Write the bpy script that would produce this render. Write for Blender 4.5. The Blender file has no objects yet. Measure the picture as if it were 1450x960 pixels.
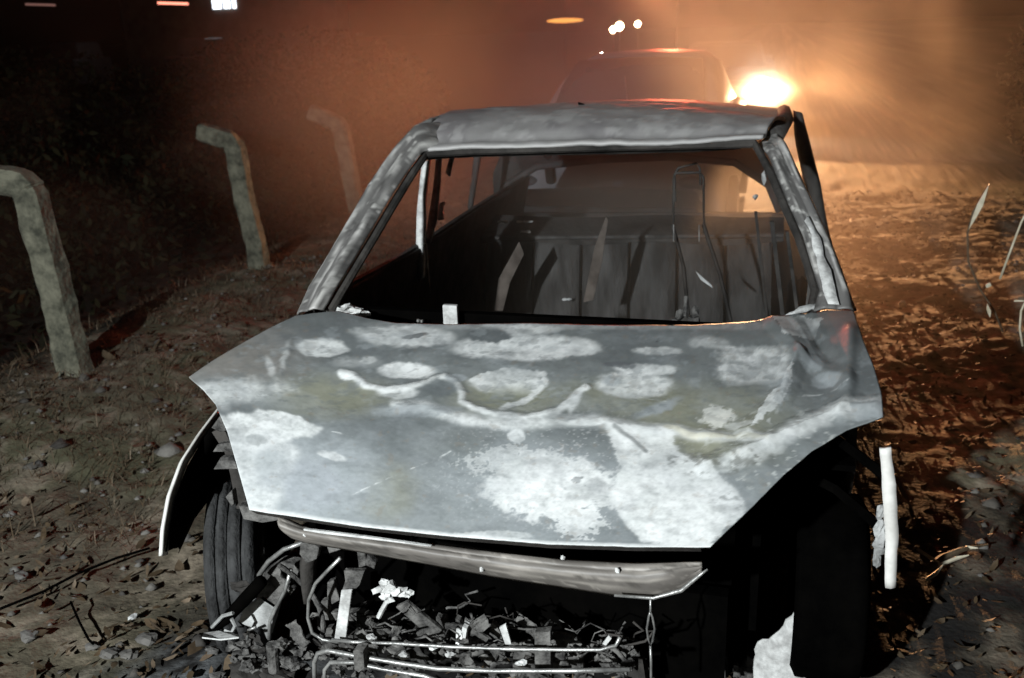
import bpy, math, random
import numpy as np
from math import radians
random.seed(7)
rng = np.random.default_rng(7)
S = bpy.context.scene
COL = S.collection

# ---------------------------------------------------------------- camera
F = 1342.7; TH = .316; RO = -.032; PH = .271
CAM = np.array([.596, -1.709, 1.737])
_fw = np.array([-math.sin(PH)*math.cos(TH), math.cos(PH)*math.cos(TH), -math.sin(TH)])
_rt = np.array([math.cos(PH), math.sin(PH), 0.]); _up = np.cross(_rt, _fw)
_R = math.cos(RO)*_rt + math.sin(RO)*_up
_U = math.cos(RO)*_up - math.sin(RO)*_rt


def at(u, v, x=None, y=None, z=None):
    """world point where the line of sight of a photograph position meets a world plane"""
    d = _fw + _R*(u-725)/F - _U*(v-480)/F
    t = (x-CAM[0])/d[0] if x is not None else (y-CAM[1])/d[1] if y is not None else (z-CAM[2])/d[2]
    return CAM + d*t


def topx(P):
    d = np.asarray(P, float) - CAM
    Z = d @ _fw
    return 725 + F*(d @ _R)/Z, 480 - F*(d @ _U)/Z


cd = bpy.data.cameras.new('camera'); cam = bpy.data.objects.new('camera', cd); COL.objects.link(cam)
cd.sensor_width = 36; cd.lens = 36*F/1450; cd.clip_start = .05; cd.clip_end = 1500
import mathutils
cam.matrix_world = mathutils.Matrix(((_R[0], _U[0], -_fw[0], CAM[0]), (_R[1], _U[1], -_fw[1], CAM[1]),
                                     (_R[2], _U[2], -_fw[2], CAM[2]), (0, 0, 0, 1)))
S.camera = cam
cd.dof.use_dof = True; cd.dof.focus_distance = 2.35; cd.dof.aperture_fstop = 4.5

# ---------------------------------------------------------------- world, lights, exposure
w = bpy.data.worlds.new('World'); S.world = w; w.use_nodes = True
nt = w.node_tree; nt.nodes.clear()
sky = nt.nodes.new('ShaderNodeTexSky'); sky.sky_type = 'NISHITA'; sky.sun_disc = False
sky.sun_elevation = radians(-4); sky.sun_rotation = radians(150)
bg = nt.nodes.new('ShaderNodeBackground'); bg.inputs['Strength'].default_value = .06
wo = nt.nodes.new('ShaderNodeOutputWorld')
nt.links.new(sky.outputs[0], bg.inputs[0]); nt.links.new(bg.outputs[0], wo.inputs[0])


def lamp(name, kind, loc, energy, color, radius=.05, target=None, angle=100, blend=.6, shadow=True):
    d = bpy.data.lights.new(name, kind); d.energy = energy; d.color = color
    d.shadow_soft_size = radius
    o = bpy.data.objects.new(name, d); COL.objects.link(o); o.location = loc
    if kind == 'SPOT':
        d.spot_size = radians(angle); d.spot_blend = blend
    if target is not None:
        v = mathutils.Vector(target) - mathutils.Vector(loc)
        o.rotation_euler = v.to_track_quat('-Z', 'Y').to_euler()
    return o


TORCH = (-1.1, -4.2, 2.55)
lamp('torch_light', 'SPOT', TORCH, 1720, (.93, .98, 1.0), .05, (-.5, 1.6, .6), 90, .9)
HEAD = at(1080, 128, y=15.5)
hl = lamp('headlight_light', 'SPOT', (HEAD[0], HEAD[1]-.12, HEAD[2]), 18500, (1.0, .47, .19), .07, (1.7, 2.0, 1.25), 66, 1.0)
hl.scale = (1.0, .42, 1.0)      # a headlight beam is wide and low
BEACON = at(960, -45, y=16.5)
lamp('beacon_light', 'SPOT', BEACON, 4200, (1.0, .13, .06), .12, (-1.6, 6.0, 5.6), 80, 1.0)
S.view_settings.view_transform = 'Standard'; S.view_settings.look = 'None'
S.view_settings.exposure = 0; S.view_settings.gamma = 1
cy = S.cycles
cy.use_denoising = True
cy.max_bounces = 5; cy.diffuse_bounces = 2; cy.glossy_bounces = 2; cy.transmission_bounces = 3
cy.volume_bounces = 1; cy.transparent_max_bounces = 6
cy.volume_step_rate = 1.0; cy.volume_max_steps = 64
cy.sample_clamp_indirect = 3

# ---------------------------------------------------------------- numpy noise
_perm = rng.random((64, 64, 64))


def vnoise(x, y, z=0.):
    x, y, z = np.broadcast_arrays(np.asarray(x, float), np.asarray(y, float), np.asarray(z, float))
    xi, yi, zi = np.floor(x).astype(int), np.floor(y).astype(int), np.floor(z).astype(int)
    fx, fy, fz = x-xi, y-yi, z-zi
    fx, fy, fz = [f*f*(3-2*f) for f in (fx, fy, fz)]
    r = 0
    for a in (0, 1):
        for b in (0, 1):
            for c in (0, 1):
                r = r + _perm[(xi+a) % 64, (yi+b) % 64, (zi+c) % 64]*(fx if a else 1-fx)*(fy if b else 1-fy)*(fz if c else 1-fz)
    return r*2-1


def fbm(x, y, z=0., o=4):
    r = 0; a = 1; t = 0
    for k in range(o):
        r = r + a*vnoise(x*2**k+7.3*k, y*2**k+3.1*k, np.asarray(z)*2**k); t += a; a *= .55
    return r/t


def sstep(a, b, x):
    t = np.clip((x-a)/(b-a), 0, 1)
    return t*t*(3-2*t)


# ---------------------------------------------------------------- materials
def mat(name, base, rough=.8, var=None, scale=6., detail=5, stretch=(1, 1, 1), bump=.0, bscale=40., metallic=0, attr=None,
        island=None, spec=.4, coords='Object', contrast=(.35, .65)):
    m = bpy.data.materials.new(name); m.use_nodes = True
    n = m.node_tree; b = n.nodes['Principled BSDF']
    b.inputs['Roughness'].default_value = rough; b.inputs['Metallic'].default_value = metallic
    b.inputs['Specular IOR Level'].default_value = spec
    tc = n.nodes.new('ShaderNodeTexCoord'); mp = n.nodes.new('ShaderNodeMapping')
    mp.inputs['Scale'].default_value = stretch; n.links.new(tc.outputs[coords], mp.inputs[0])
    nz = n.nodes.new('ShaderNodeTexNoise'); nz.inputs['Scale'].default_value = scale; nz.inputs['Detail'].default_value = detail
    nz.inputs['Roughness'].default_value = .65
    n.links.new(mp.outputs[0], nz.inputs['Vector'])
    mr = n.nodes.new('ShaderNodeMapRange'); mr.inputs['From Min'].default_value = contrast[0]; mr.inputs['From Max'].default_value = contrast[1]
    n.links.new(nz.outputs['Fac'], mr.inputs['Value'])
    mx = n.nodes.new('ShaderNodeMix'); mx.data_type = 'RGBA'
    mx.inputs['A'].default_value = (*base, 1); mx.inputs['B'].default_value = (*(var or base), 1)
    n.links.new(mr.outputs[0], mx.inputs['Factor'])
    out = mx.outputs['Result']
    if attr:
        at_ = n.nodes.new('ShaderNodeAttribute'); at_.attribute_name = attr
        m2 = n.nodes.new('ShaderNodeMix'); m2.data_type = 'RGBA'; m2.blend_type = 'MULTIPLY'; m2.inputs['Factor'].default_value = 1
        n.links.new(at_.outputs['Color'], m2.inputs['A']); n.links.new(out, m2.inputs['B']); out = m2.outputs['Result']
    if island:
        g = n.nodes.new('ShaderNodeNewGeometry'); cr = n.nodes.new('ShaderNodeValToRGB')
        cr.color_ramp.interpolation = 'LINEAR'
        e = cr.color_ramp.elements
        e[0].color = (*island[0], 1); e[1].color = (*island[-1], 1)
        for k, c in enumerate(island[1:-1]):
            q = e.new((k+1)/(len(island)-1)); q.color = (*c, 1)
        n.links.new(g.outputs['Random Per Island'], cr.inputs[0])
        m2 = n.nodes.new('ShaderNodeMix'); m2.data_type = 'RGBA'; m2.blend_type = 'MULTIPLY'; m2.inputs['Factor'].default_value = 1
        n.links.new(cr.outputs[0], m2.inputs['A']); n.links.new(out, m2.inputs['B']); out = m2.outputs['Result']
    n.links.new(out, b.inputs['Base Color'])
    if bump:
        n2 = n.nodes.new('ShaderNodeTexNoise'); n2.inputs['Scale'].default_value = bscale; n2.inputs['Detail'].default_value = 6
        n.links.new(mp.outputs[0], n2.inputs['Vector'])
        bp = n.nodes.new('ShaderNodeBump'); bp.inputs['Strength'].default_value = bump; bp.inputs['Distance'].default_value = .01
        n.links.new(n2.outputs['Fac'], bp.inputs['Height']); n.links.new(bp.outputs[0], b.inputs['Normal'])
    return m


def emis(name, color, strength):
    m = bpy.data.materials.new(name); m.use_nodes = True
    b = m.node_tree.nodes['Principled BSDF']
    b.inputs['Base Color'].default_value = (*color, 1); b.inputs['Emission Color'].default_value = (*color, 1)
    b.inputs['Emission Strength'].default_value = strength
    return m


M = dict(
    paint=mat('ash_paint', (1, 1, 1), .5, (.9, .91, .9), 14, 4, attr='paint', bump=.05, bscale=70, spec=.35),
    ash=mat('ashy_steel', (.13, .13, .125), .6, (.52, .53, .52), 9, 7, bump=.5, bscale=60),
    streak=mat('streaked_ashy_steel', (.11, .11, .11), .55, (.60, .60, .58), 7, 6, stretch=(3, .6, .6), bump=.4, bscale=60, contrast=(.4, .6)),
    beam=mat('heat_stained_steel', (.12, .105, .095), .5, (.27, .26, .255), 7, 7, stretch=(1, 2, 2), bump=.25, bscale=50, metallic=.1),
    steel=mat('dull_bare_steel', (.16, .16, .155), .38, (.5, .5, .48), 12, 5, bump=.3, metallic=.6),
    castm=mat('burnt_casting', (.02, .019, .018), .8, (.17, .165, .155), 22, 6, bump=.9, bscale=60, contrast=(.38, .66)),
    white=mat('white_ash', (.35, .35, .34), .85, (.75, .76, .74), 22, 6, bump=.5),
    soot=mat('shade_deep_soot', (.0008, .0008, .0008), .95, (.0022, .002, .0018), 8, spec=.005),  # soot taken below its own tone, putting shade into the blackened parts
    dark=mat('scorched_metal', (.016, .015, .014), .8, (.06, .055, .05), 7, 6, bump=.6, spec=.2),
    cabin=mat('scorched_cabin', (.025, .023, .021), .8, (.085, .08, .075), 5, 6, stretch=(2.5, 2.5, .5), bump=.5, spec=.3),
    tyre=mat('burnt_tyre', (.009, .009, .009), .95, (.055, .056, .056), 9, 6, stretch=(1, 1, 1), bump=.8, bscale=70),
    lip=mat('fender_edge_paint', (.45, .44, .41), .4, (.78, .77, .73), 10, 4),
    concrete=mat('mossy_concrete', (.045, .047, .034), .95, (.19, .185, .135), 11, 7, bump=.9, bscale=35, contrast=(.36, .62)),
    leaf=mat('dry_leaf', (1, 1, 1), .7, (.6, .6, .6), 30, 3, island=[(.05, .034, .02), (.11, .075, .042), (.07, .05, .028), (.15, .11, .07), (.09, .06, .035), (.26, .20, .14)], spec=.25),
    stone=mat('small_stones', (.6, .6, .6), .9, (1, 1, 1), 20, 5, island=[(.05, .045, .04), (.12, .11, .095), (.22, .21, .19), (.09, .085, .08)], bump=.6, spec=.4),
    bush=mat('dark_foliage', (1, 1, 1), .9, (.7, .7, .7), 10, 3, island=[(.008, .010, .006), (.016, .018, .009), (.028, .025, .012), (.012, .012, .008)], spec=.05),
    straw=mat('dry_straw', (.45, .40, .28), .5, (.65, .60, .46), 20, 4),
    web=mat('scorched_webbing', (.05, .04, .033), .9, (.12, .10, .085), 9),
    glass=mat('smoked_glass', (.05, .05, .055), .12, (.09, .09, .09), 3, spec=.8),
    carpaint=mat('dusty_car_paint', (.36, .34, .34), .45, (.50, .47, .47), 3, 4),
    truckpaint=mat('truck_paint', (.10, .10, .10), .5, (.14, .13, .13), 3),
    rubber=mat('black_rubber', (.02, .02, .02), .8),
    wallm=mat('far_wall', (.10, .09, .08), .9, (.16, .15, .13), 2),
)


# ---------------------------------------------------------------- mesh helpers
class MB:
    def __init__(s): s.v = []; s.f = []

    def add(s, v, f):
        o = len(s.v); s.v += [tuple(map(float, p)) for p in v]; s.f += [tuple(i+o for i in q) for q in f]

    def box(s, c, d, rz=0., rx=0., ry=0., taper=1.):
        R = mathutils.Euler((rx, ry, rz)).to_matrix()
        vs = []
        for k in (-1, 1):
            for j in (-1, 1):
                for i in (-1, 1):
                    t = taper if k > 0 else 1
                    vs.append(mathutils.Vector(c) + R @ mathutils.Vector((i*d[0]/2*t, j*d[1]/2*t, k*d[2]/2)))
        s.add(vs, [(0, 2, 3, 1), (4, 5, 7, 6), (0, 1, 5, 4), (2, 6, 7, 3), (0, 4, 6, 2), (1, 3, 7, 5)])

    def tube(s, pts, r, n=8, cap=True):
        P = [np.asarray(p, float) for p in pts]; rs = r if hasattr(r, '__len__') else [r]*len(P)
        vs = []; prev = None
        for i, p in enumerate(P):
            t = P[min(i+1, len(P)-1)]-P[max(i-1, 0)]; t = t/(np.linalg.norm(t)+1e-9)
            a = prev if prev is not None else (np.array([0, 0, 1.]) if abs(t[2]) < .9 else np.array([1., 0, 0]))
            a = a-t*(a@t); a /= np.linalg.norm(a)+1e-9; prev = a; b = np.cross(t, a)
            for k in range(n):
                q = 2*math.pi*k/n; vs.append(p+rs[i]*(a*math.cos(q)+b*math.sin(q)))
        fs = [(i*n+k, i*n+(k+1) % n, (i+1)*n+(k+1) % n, (i+1)*n+k) for i in range(len(P)-1) for k in range(n)]
        if cap: fs += [tuple(range(n))[::-1], tuple(range((len(P)-1)*n, len(P)*n))]
        s.add(vs, fs)

    def slab(s, A, B, th, rows=1, bulge=None):
        """sheet between edge lines A and B, thickness vector th, optional bulge vector in the middle"""
        A = [np.asarray(p, float) for p in A]; B = [np.asarray(p, float) for p in B]; th = np.asarray(th, float)
        n = len(A); vs = []
        for side in (0, 1):
            for j in range(rows+1):
                t = j/rows
                for i in range(n):
                    p = A[i]*(1-t)+B[i]*t + th*side
                    if bulge is not None: p = p+np.asarray(bulge)*math.sin(math.pi*t)
                    vs.append(p)
        q = n*(rows+1); fs = []
        for j in range(rows):
            for i in range(n-1):
                a = j*n+i; fs.append((a, a+1, a+n+1, a+n)); fs.append((q+a, q+a+n, q+a+n+1, q+a+1))
        for i in range(n-1):
            fs.append((i, q+i, q+i+1, i+1)); a = rows*n+i; fs.append((a, a+1, q+a+1, q+a))
        for j in range(rows):
            a = j*n; fs.append((a, a+n, q+a+n, q+a)); a = j*n+n-1; fs.append((a, q+a, q+a+n, a+n))
        s.add(vs, fs)

    def poly(s, P, th):
        P = [np.asarray(p, float) for p in P]; n = len(P)
        vs = P+[p+np.asarray(th, float) for p in P]
        s.add(vs, [tuple(range(n)), tuple(range(2*n-1, n-1, -1))]+[(i, n+i, n+(i+1) % n, (i+1) % n) for i in range(n)])

    def chunk(s, c, r, jag=.35, seed=None, sub=2, q=(1, 1, 1)):
        rr = random.Random(seed if seed is not None else random.random())
        import bmesh
        bm = bmesh.new(); bmesh.ops.create_icosphere(bm, subdivisions=sub, radius=1)
        off = rr.random()*50
        vs = []
        for v in bm.verts:
            k = 1+jag*float(vnoise(v.co.x*1.7+off, v.co.y*1.7, v.co.z*1.7))*1.6+jag*.5*rr.uniform(-1, 1)*.5
            vs.append((c[0]+v.co.x*k*r*q[0], c[1]+v.co.y*k*r*q[1], c[2]+v.co.z*k*r*q[2]))
        fs = [[v.index for v in f.verts] for f in bm.faces]
        bm.free(); s.add(vs, fs)

    def build(s, name, m, parent=None, smooth=False, bevel=0., solid=0.):
        me = bpy.data.meshes.new(name); me.from_pydata(s.v, [], s.f); me.update()
        o = bpy.data.objects.new(name, me); COL.objects.link(o); me.materials.append(M[m] if isinstance(m, str) else m)
        if parent is not None: o.parent = parent
        if smooth: me.shade_smooth()
        if bevel:
            b = o.modifiers.new('bevel', 'BEVEL'); b.width = bevel; b.segments = 2; b.limit_method = 'ANGLE'
        if solid:
            b = o.modifiers.new('solid', 'SOLIDIFY'); b.thickness = solid; b.offset = -1
        return o


def tag(o, label=None, cat=None, group=None, kind=None):
    if label: o['label'] = label
    if cat: o['category'] = cat
    if group: o['group'] = group
    if kind: o['kind'] = kind
    return o


def empty(name, loc=(0, 0, 0), rz=0.):
    o = bpy.data.objects.new(name, None); COL.objects.link(o); o.location = loc; o.rotation_euler = (0, 0, rz)
    o.empty_display_size = .1
    return o


def grid_mesh(name, X, Y, Z, m, parent=None, paint=None, solid=0., smooth=True):
    ny, nx = X.shape
    co = np.stack([X, Y, Z], -1).reshape(-1, 3)
    i = np.arange((ny-1)*(nx-1)); a = (i//(nx-1))*nx+i % (nx-1)
    F_ = np.stack([a, a+1, a+nx+1, a+nx], -1)
    me = bpy.data.meshes.new(name)
    me.vertices.add(len(co)); me.vertices.foreach_set('co', co.ravel())
    me.loops.add(F_.size); me.loops.foreach_set('vertex_index', F_.ravel())
    me.polygons.add(len(F_)); me.polygons.foreach_set('loop_start', np.arange(0, F_.size, 4))
    me.polygons.foreach_set('loop_total', np.full(len(F_), 4))
    me.update(calc_edges=True)
    if smooth: me.shade_smooth()
    if paint is not None:
        a = me.color_attributes.new('paint', 'FLOAT_COLOR', 'POINT')
        c = np.ones((len(co), 4)); c[:, :3] = paint.reshape(-1, 3); a.data.foreach_set('color', c.ravel())
    me.materials.append(M[m] if isinstance(m, str) else m)
    o = bpy.data.objects.new(name, me); COL.objects.link(o)
    if parent is not None: o.parent = parent
    if solid:
        b = o.modifiers.new('solid', 'SOLIDIFY'); b.thickness = solid; b.offset = -1
    return o


def raw_mesh(name, co, faces4, m):
    me = bpy.data.meshes.new(name); me.vertices.add(len(co)); me.vertices.foreach_set('co', np.asarray(co, float).ravel())
    k = faces4.shape[1]
    me.loops.add(faces4.size); me.loops.foreach_set('vertex_index', faces4.ravel())
    me.polygons.add(len(faces4)); me.polygons.foreach_set('loop_start', np.arange(0, faces4.size, k))
    me.polygons.foreach_set('loop_total', np.full(len(faces4), k)); me.update(calc_edges=True)
    me.materials.append(M[m]); o = bpy.data.objects.new(name, me); COL.objects.link(o)
    return o


# ---------------------------------------------------------------- ground
def gz(x, y):
    x = np.asarray(x, float); y = np.asarray(y, float)
    far = np.clip((np.hypot(x, y-2)-10)/20, 0, 1)
    z = .045*fbm(x*.9+3, y*.9, 1.)+.03*fbm(x*3.1, y*3.1, 5.)+.012*fbm(x*11, y*11, 9., 3)
    z = z*(1-far)-.02
    # soft flat under the car and its wheels
    c = sstep(1.5, .9, np.abs(x))*sstep(-.6, 0, y)
    z = z*(1-.75*c)
    # verge rises to the fence line, drops to a ditch behind it
    z = z+.10*sstep(-2.0, -2.9, x)-.35*sstep(-3.2, -4.2, x)+.30*sstep(-5., -7., x)
    # spoil heap on the right, further along the track
    z = z+.08*np.exp(-(((x-2.5)/.7)**2+((y-5.1)/.5)**2))
    z = z+.05*np.exp(-(((x-1.9)/.45)**2+((y-3.9)/.3)**2))+.5*sstep(3.4, 6.0, x)
    z = z-.15*sstep(10.5, 13, y)
    return z


def ground():
    def axis(lo, hi, a, b, step, far):
        inner = np.arange(a, b+1e-6, step)
        left = a-np.geomspace(step, a-lo, far)[::-1]; right = b+np.geomspace(step, hi-b, far)
        return np.concatenate([left, inner, right])
    xs = axis(-400, 400, -4.5, 4.5, .02, 60); ys = axis(-60, 500, -.6, 8., .02, 60)
    X, Y = np.meshgrid(xs, ys)
    Z = gz(X, Y)
    # clods
    near = sstep(9.5, 7, np.hypot(X, Y-3))
    Z = Z+near*.007*np.maximum(0, fbm(X*18, Y*18, 2., 2))*(1-sstep(1.1, .8, np.abs(X))*sstep(-.6, 0, Y)*.5)
    n = fbm(X*1.3, Y*1.3, 4.); n2 = fbm(X*6, Y*6, 6.); n3 = fbm(X*24, Y*24, 3., 3)
    soil = np.array([.125, .106, .075]); moss = np.array([.10, .10, .058]); pale = np.array([.24, .20, .15]); ashc = np.array([.17, .18, .185]); char_shade = np.array([.018, .017, .016])
    c = soil[None, None]*(1+.5*n2[..., None]+.4*n3[..., None])
    k = sstep(0, .5, n)[..., None]*.7; c = c*(1-k)+moss*k
    k = sstep(.12, .5, n2+.5*n3)[..., None]*.8; c = c*(1-k)+pale*k
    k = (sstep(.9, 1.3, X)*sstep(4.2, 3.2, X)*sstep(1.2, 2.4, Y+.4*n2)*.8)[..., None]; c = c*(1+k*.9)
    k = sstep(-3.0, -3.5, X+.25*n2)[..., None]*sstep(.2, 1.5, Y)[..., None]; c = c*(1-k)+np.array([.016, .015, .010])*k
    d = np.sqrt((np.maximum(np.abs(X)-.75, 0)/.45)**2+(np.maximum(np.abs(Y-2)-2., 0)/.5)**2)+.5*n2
    d = np.minimum(d, np.sqrt((np.maximum(np.abs(X-1.3)-.5, 0)/.4)**2+(np.maximum(np.abs(Y-.5)-1.1, 0)/.5)**2)+.6*n2+.62)  # widens the char with painted shade beside the right front corner
    k = sstep(1.25, .5, d)[..., None]; c = c*(1-k)+(char_shade*(1+.6*n3[..., None]))*k
    k = (sstep(1.0, .3, np.hypot((X+.75)/.6, (Y-.1)/.42)+.4*n2)*sstep(-.35, .3, n3+n2))[..., None]; c = c*(1-k)+ashc*k
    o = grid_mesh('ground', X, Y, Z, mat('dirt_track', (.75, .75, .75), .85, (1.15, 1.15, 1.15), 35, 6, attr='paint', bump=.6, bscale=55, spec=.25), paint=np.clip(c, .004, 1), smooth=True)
    tag(o, kind='structure')


ground()


def scatter_leaves():
    pts = []
    n = 9000
    # left verge and the right-hand track
    x = np.concatenate([rng.uniform(-4.2, -.75, n), rng.uniform(.95, 3.6, n), rng.uniform(-1.3, 1.3, 900)])
    y = np.concatenate([rng.uniform(-.3, 8, n), rng.uniform(.3, 9, n), rng.uniform(-.4, .6, 900)])
    keep = fbm(x*2.2, y*2.2, 8.)+rng.uniform(-.35, .35, len(x)) > -.08
    x, y = x[keep], y[keep]; n = len(x)
    z = gz(x, y)+.012+rng.random(n)*.012
    L = rng.gamma(2.2, .0052, n)+.006; W = L*rng.uniform(.25, .6, n)
    th = rng.uniform(0, 2*np.pi, n); pit = rng.normal(0, .35, n); rol = rng.normal(0, .4, n); cur = rng.uniform(-.3, .6, n)
    loc = np.array([[-1, 0], [-.4, .8], [.45, .7], [1, 0], [.45, -.7], [-.4, -.8], [0, 0]])
    a = loc[None, :, 0]*L[:, None]; b = loc[None, :, 1]*W[:, None]
    c = cur[:, None]*(a**2/L[:, None]+np.abs(b)*.8)
    c2 = c+a*np.sin(pit)[:, None]+b*np.sin(rol)[:, None]
    X = x[:, None]+a*np.cos(th)[:, None]-b*np.sin(th)[:, None]; Y = y[:, None]+a*np.sin(th)[:, None]+b*np.cos(th)[:, None]
    co = np.stack([X, Y, z[:, None]+c2], -1).reshape(-1, 3)
    tri = np.array([[6, 0, 5], [6, 5, 4], [6, 4, 3], [6, 3, 2], [6, 2, 1], [6, 1, 0]])
    F_ = (np.arange(n)[:, None, None]*7+tri[None]).reshape(-1, 3)
    o = raw_mesh('leaf_litter', co, F_, 'leaf'); tag(o, 'brown dry leaves scattered over the dirt on both sides of the car', 'leaf litter', kind='stuff')


def scatter_stones():
    n = 1500
    x = np.concatenate([rng.uniform(-3.2, -.7, n//2), rng.uniform(.95, 3.3, n//2)]); y = np.concatenate([rng.uniform(-.3, 5, n//2), rng.uniform(.3, 8, n//2)])
    n = len(x); r = rng.gamma(2., .0055, n)+.004
    oct_ = np.array([[1, 0, 0], [.5, .8, .1], [-.5, .8, 0], [-1, 0, .1], [-.5, -.8, 0], [.5, -.8, .1], [.2, .1, .8], [0, 0, -.6]])
    v = oct_[None]*(1+rng.normal(0, .22, (n, 8, 3)))*r[:, None, None]
    th = rng.uniform(0, 6.28, n); cs, sn = np.cos(th)[:, None], np.sin(th)[:, None]
    X = x[:, None]+v[..., 0]*cs-v[..., 1]*sn; Y = y[:, None]+v[..., 0]*sn+v[..., 1]*cs; Z = gz(x, y)[:, None]+.01+v[..., 2]*.8
    tri = []
    for k in range(6): tri += [[k, (k+1) % 6, 6], [(k+1) % 6, k, 7]]
    F_ = (np.arange(n)[:, None, None]*8+np.array(tri)[None]).reshape(-1, 3)
    o = raw_mesh('pebbles', np.stack([X, Y, Z], -1).reshape(-1, 3), F_, 'stone'); tag(o, 'small stones and clods strewn over the dirt track', 'pebbles', kind='stuff')


def grass():
    # thin dead blades on the verge below the posts
    n = 16000
    x = rng.uniform(-4.2, -1.3, n); y = rng.uniform(.4, 9, n)
    k = (fbm(x*1.7, y*1.7, 11.)+.35*sstep(-1.8, -2.8, x) > .12); x, y = x[k], y[k]; n = len(x)
    h = rng.gamma(3, .016, n)+.01; th = rng.uniform(0, 6.28, n); ln = rng.uniform(.2, 1.6, n); wd = .0022
    z = gz(x, y)
    cs, sn = np.cos(th), np.sin(th)
    rows = []
    for t, ww in ((0, 1), (.55, .8), (1, .1)):
        bx = x+cs*h*ln*t**1.7; by = y+sn*h*ln*t**1.7; bz = z+h*t*(1-.25*t)
        for s_ in (-1, 1): rows.append(np.stack([bx-sn*wd*ww*s_, by+cs*wd*ww*s_, bz], -1))
    co = np.stack(rows, 1).reshape(-1, 3)
    F_ = (np.arange(n)[:, None, None]*6+np.array([[0, 1, 3, 2], [2, 3, 5, 4]])[None]).reshape(-1, 4)
    o = raw_mesh('dead_grass', co, F_, 'leaf'); tag(o, 'thin dead grass on the verge below the fence posts', 'grass', kind='stuff')


scatter_leaves(); scatter_stones(); grass()


def leaf_cloud(name, blobs, n, m, label, size=.05):
    P = []
    tot = sum(b[3]*b[4]*b[5] for b in blobs)
    for (cx, cy_, cz, rx, ry, rz) in blobs:
        k = int(n*rx*ry*rz/tot)
        d = rng.normal(0, 1, (k, 3)); d /= np.linalg.norm(d, axis=1)[:, None]
        d *= (rng.random(k)**.45)[:, None]
        p = np.array([cx, cy_, cz])+d*np.array([rx, ry, rz])
        f = fbm(p[:, 0]*2.3, p[:, 1]*2.3, p[:, 2]*2.3)
        P.append(p[f > -.12])
    p = np.concatenate(P); p = p[p[:, 2] > gz(p[:, 0], p[:, 1])-.02]; n = len(p)
    a = rng.normal(0, 1, (n, 3)); a /= np.linalg.norm(a, axis=1)[:, None]; b = np.cross(a, rng.normal(0, 1, (n, 3))); b /= np.linalg.norm(b, axis=1)[:, None]
    s = size*rng.uniform(.4, 1.3, n)[:, None]
    co = np.stack([p-a*s, p+b*s*.45, p+a*s, p-b*s*.45], 1).reshape(-1, 3)
    o = raw_mesh(name, co, np.arange(n*4).reshape(-1, 4), m)
    # twigs
    tag(o, label, 'undergrowth', kind='stuff')
    return o


leaf_cloud('hedge', [(-4.6, 1.8, .0, 1., 2., .8), (-5.2, 4.6, .1, 1.2, 2.2, 1.0), (-4.7, 7.4, .1, 1.1, 2.2, .95), (-5.6, 10.5, .2, 1.6, 2.5, 1.2),
                      (-7.5, 6., .5, 2., 5., 1.3), (-7, 13, .5, 2.5, 3, 1.4)], 60000, 'bush', 'dark tangled undergrowth behind the row of concrete posts')
leaf_cloud('scrub', [(4.6, 7.2, .9, 1.2, 2., 1.3), (4.4, 10.5, 1.0, 1.3, 2.2, 1.5), (5.6, 5., .8, 1.1, 2., 1.2), (5.5, 13, 1.2, 1.6, 2.5, 1.6)], 30000, 'bush',
           'dark scrub on the bank to the right of the smoke')

# ---------------------------------------------------------------- burnt car
car = empty('burnt_car'); tag(car, 'burnt-out car with ash-whitened buckled bonnet and no windscreen', 'car')


def Hood(x, y):
    y = np.minimum(y, .893)
    return .73+.50*y-.28*y*y+.022*(1-(np.clip(x, -1.2, 1.2)/.8)**2)


def on_hood(u, v):
    d = _fw+_R*(u-725)/F-_U*(v-480)/F
    lo, hi = .6, 4.5
    for k in range(50):
        m = (lo+hi)/2; P = CAM+d*m
        if P[2] > Hood(P[0], P[1]): lo = m
        else: hi = m
    return CAM+d*lo


def resample(P, n):
    P = np.array(P, float); L = np.r_[0, np.cumsum(np.hypot(*np.diff(P, axis=0).T))]; t = np.linspace(0, L[-1], n)
    return np.stack([np.interp(t, L, P[:, 0]), np.interp(t, L, P[:, 1])], -1)


def ell(U, V, cx, cy_, rx, ry, nz=0., soft=.18, rot=0.):
    c, s = math.cos(rot), math.sin(rot); a = (U-cx)*c+(V-cy_)*s; b = -(U-cx)*s+(V-cy_)*c
    return sstep(1+soft, 1-soft, np.sqrt((a/rx)**2+(b/ry)**2)+nz)


def blur(m, n):
    m = m.astype(float)
    for k in range(n):
        q = np.pad(m, 1, mode='edge'); m = (q[1:-1, 1:-1]*2+q[:-2, 1:-1]+q[2:, 1:-1]+q[1:-1, :-2]+q[1:-1, 2:])/6
    return m


def line(U, V, P, w):
    d = np.full(U.shape, 1e9)
    for (x0, y0), (x1, y1) in zip(P[:-1], P[1:]):
        dx, dy = x1-x0, y1-y0; t = np.clip(((U-x0)*dx+(V-y0)*dy)/(dx*dx+dy*dy), 0, 1)
        d = np.minimum(d, np.hypot(U-x0-t*dx, V-y0-t*dy))
    return d/w


def inpoly(U, V, P):
    r = np.zeros(U.shape, bool); j = len(P)-1
    for i in range(len(P)):
        xi, yi = P[i]; xj, yj = P[j]
        r ^= ((yi > V) != (yj > V)) & (U < (xj-xi)*(V-yi)/(yj-yi+1e-9)+xi); j = i
    return r


SQ1 = [(484, 527), (500, 531), (520, 545), (548, 553), (575, 549), (600, 541), (628, 533), (645, 540), (655, 556), (652, 568), (670, 578), (700, 588), (745, 592), (790, 584), (812, 562), (830, 548)]
SQ2 = [(560, 574), (600, 577), (640, 590), (690, 600), (740, 603), (800, 596), (850, 597), (900, 606), (950, 610), (990, 618), (1040, 622), (1085, 626)]


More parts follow.
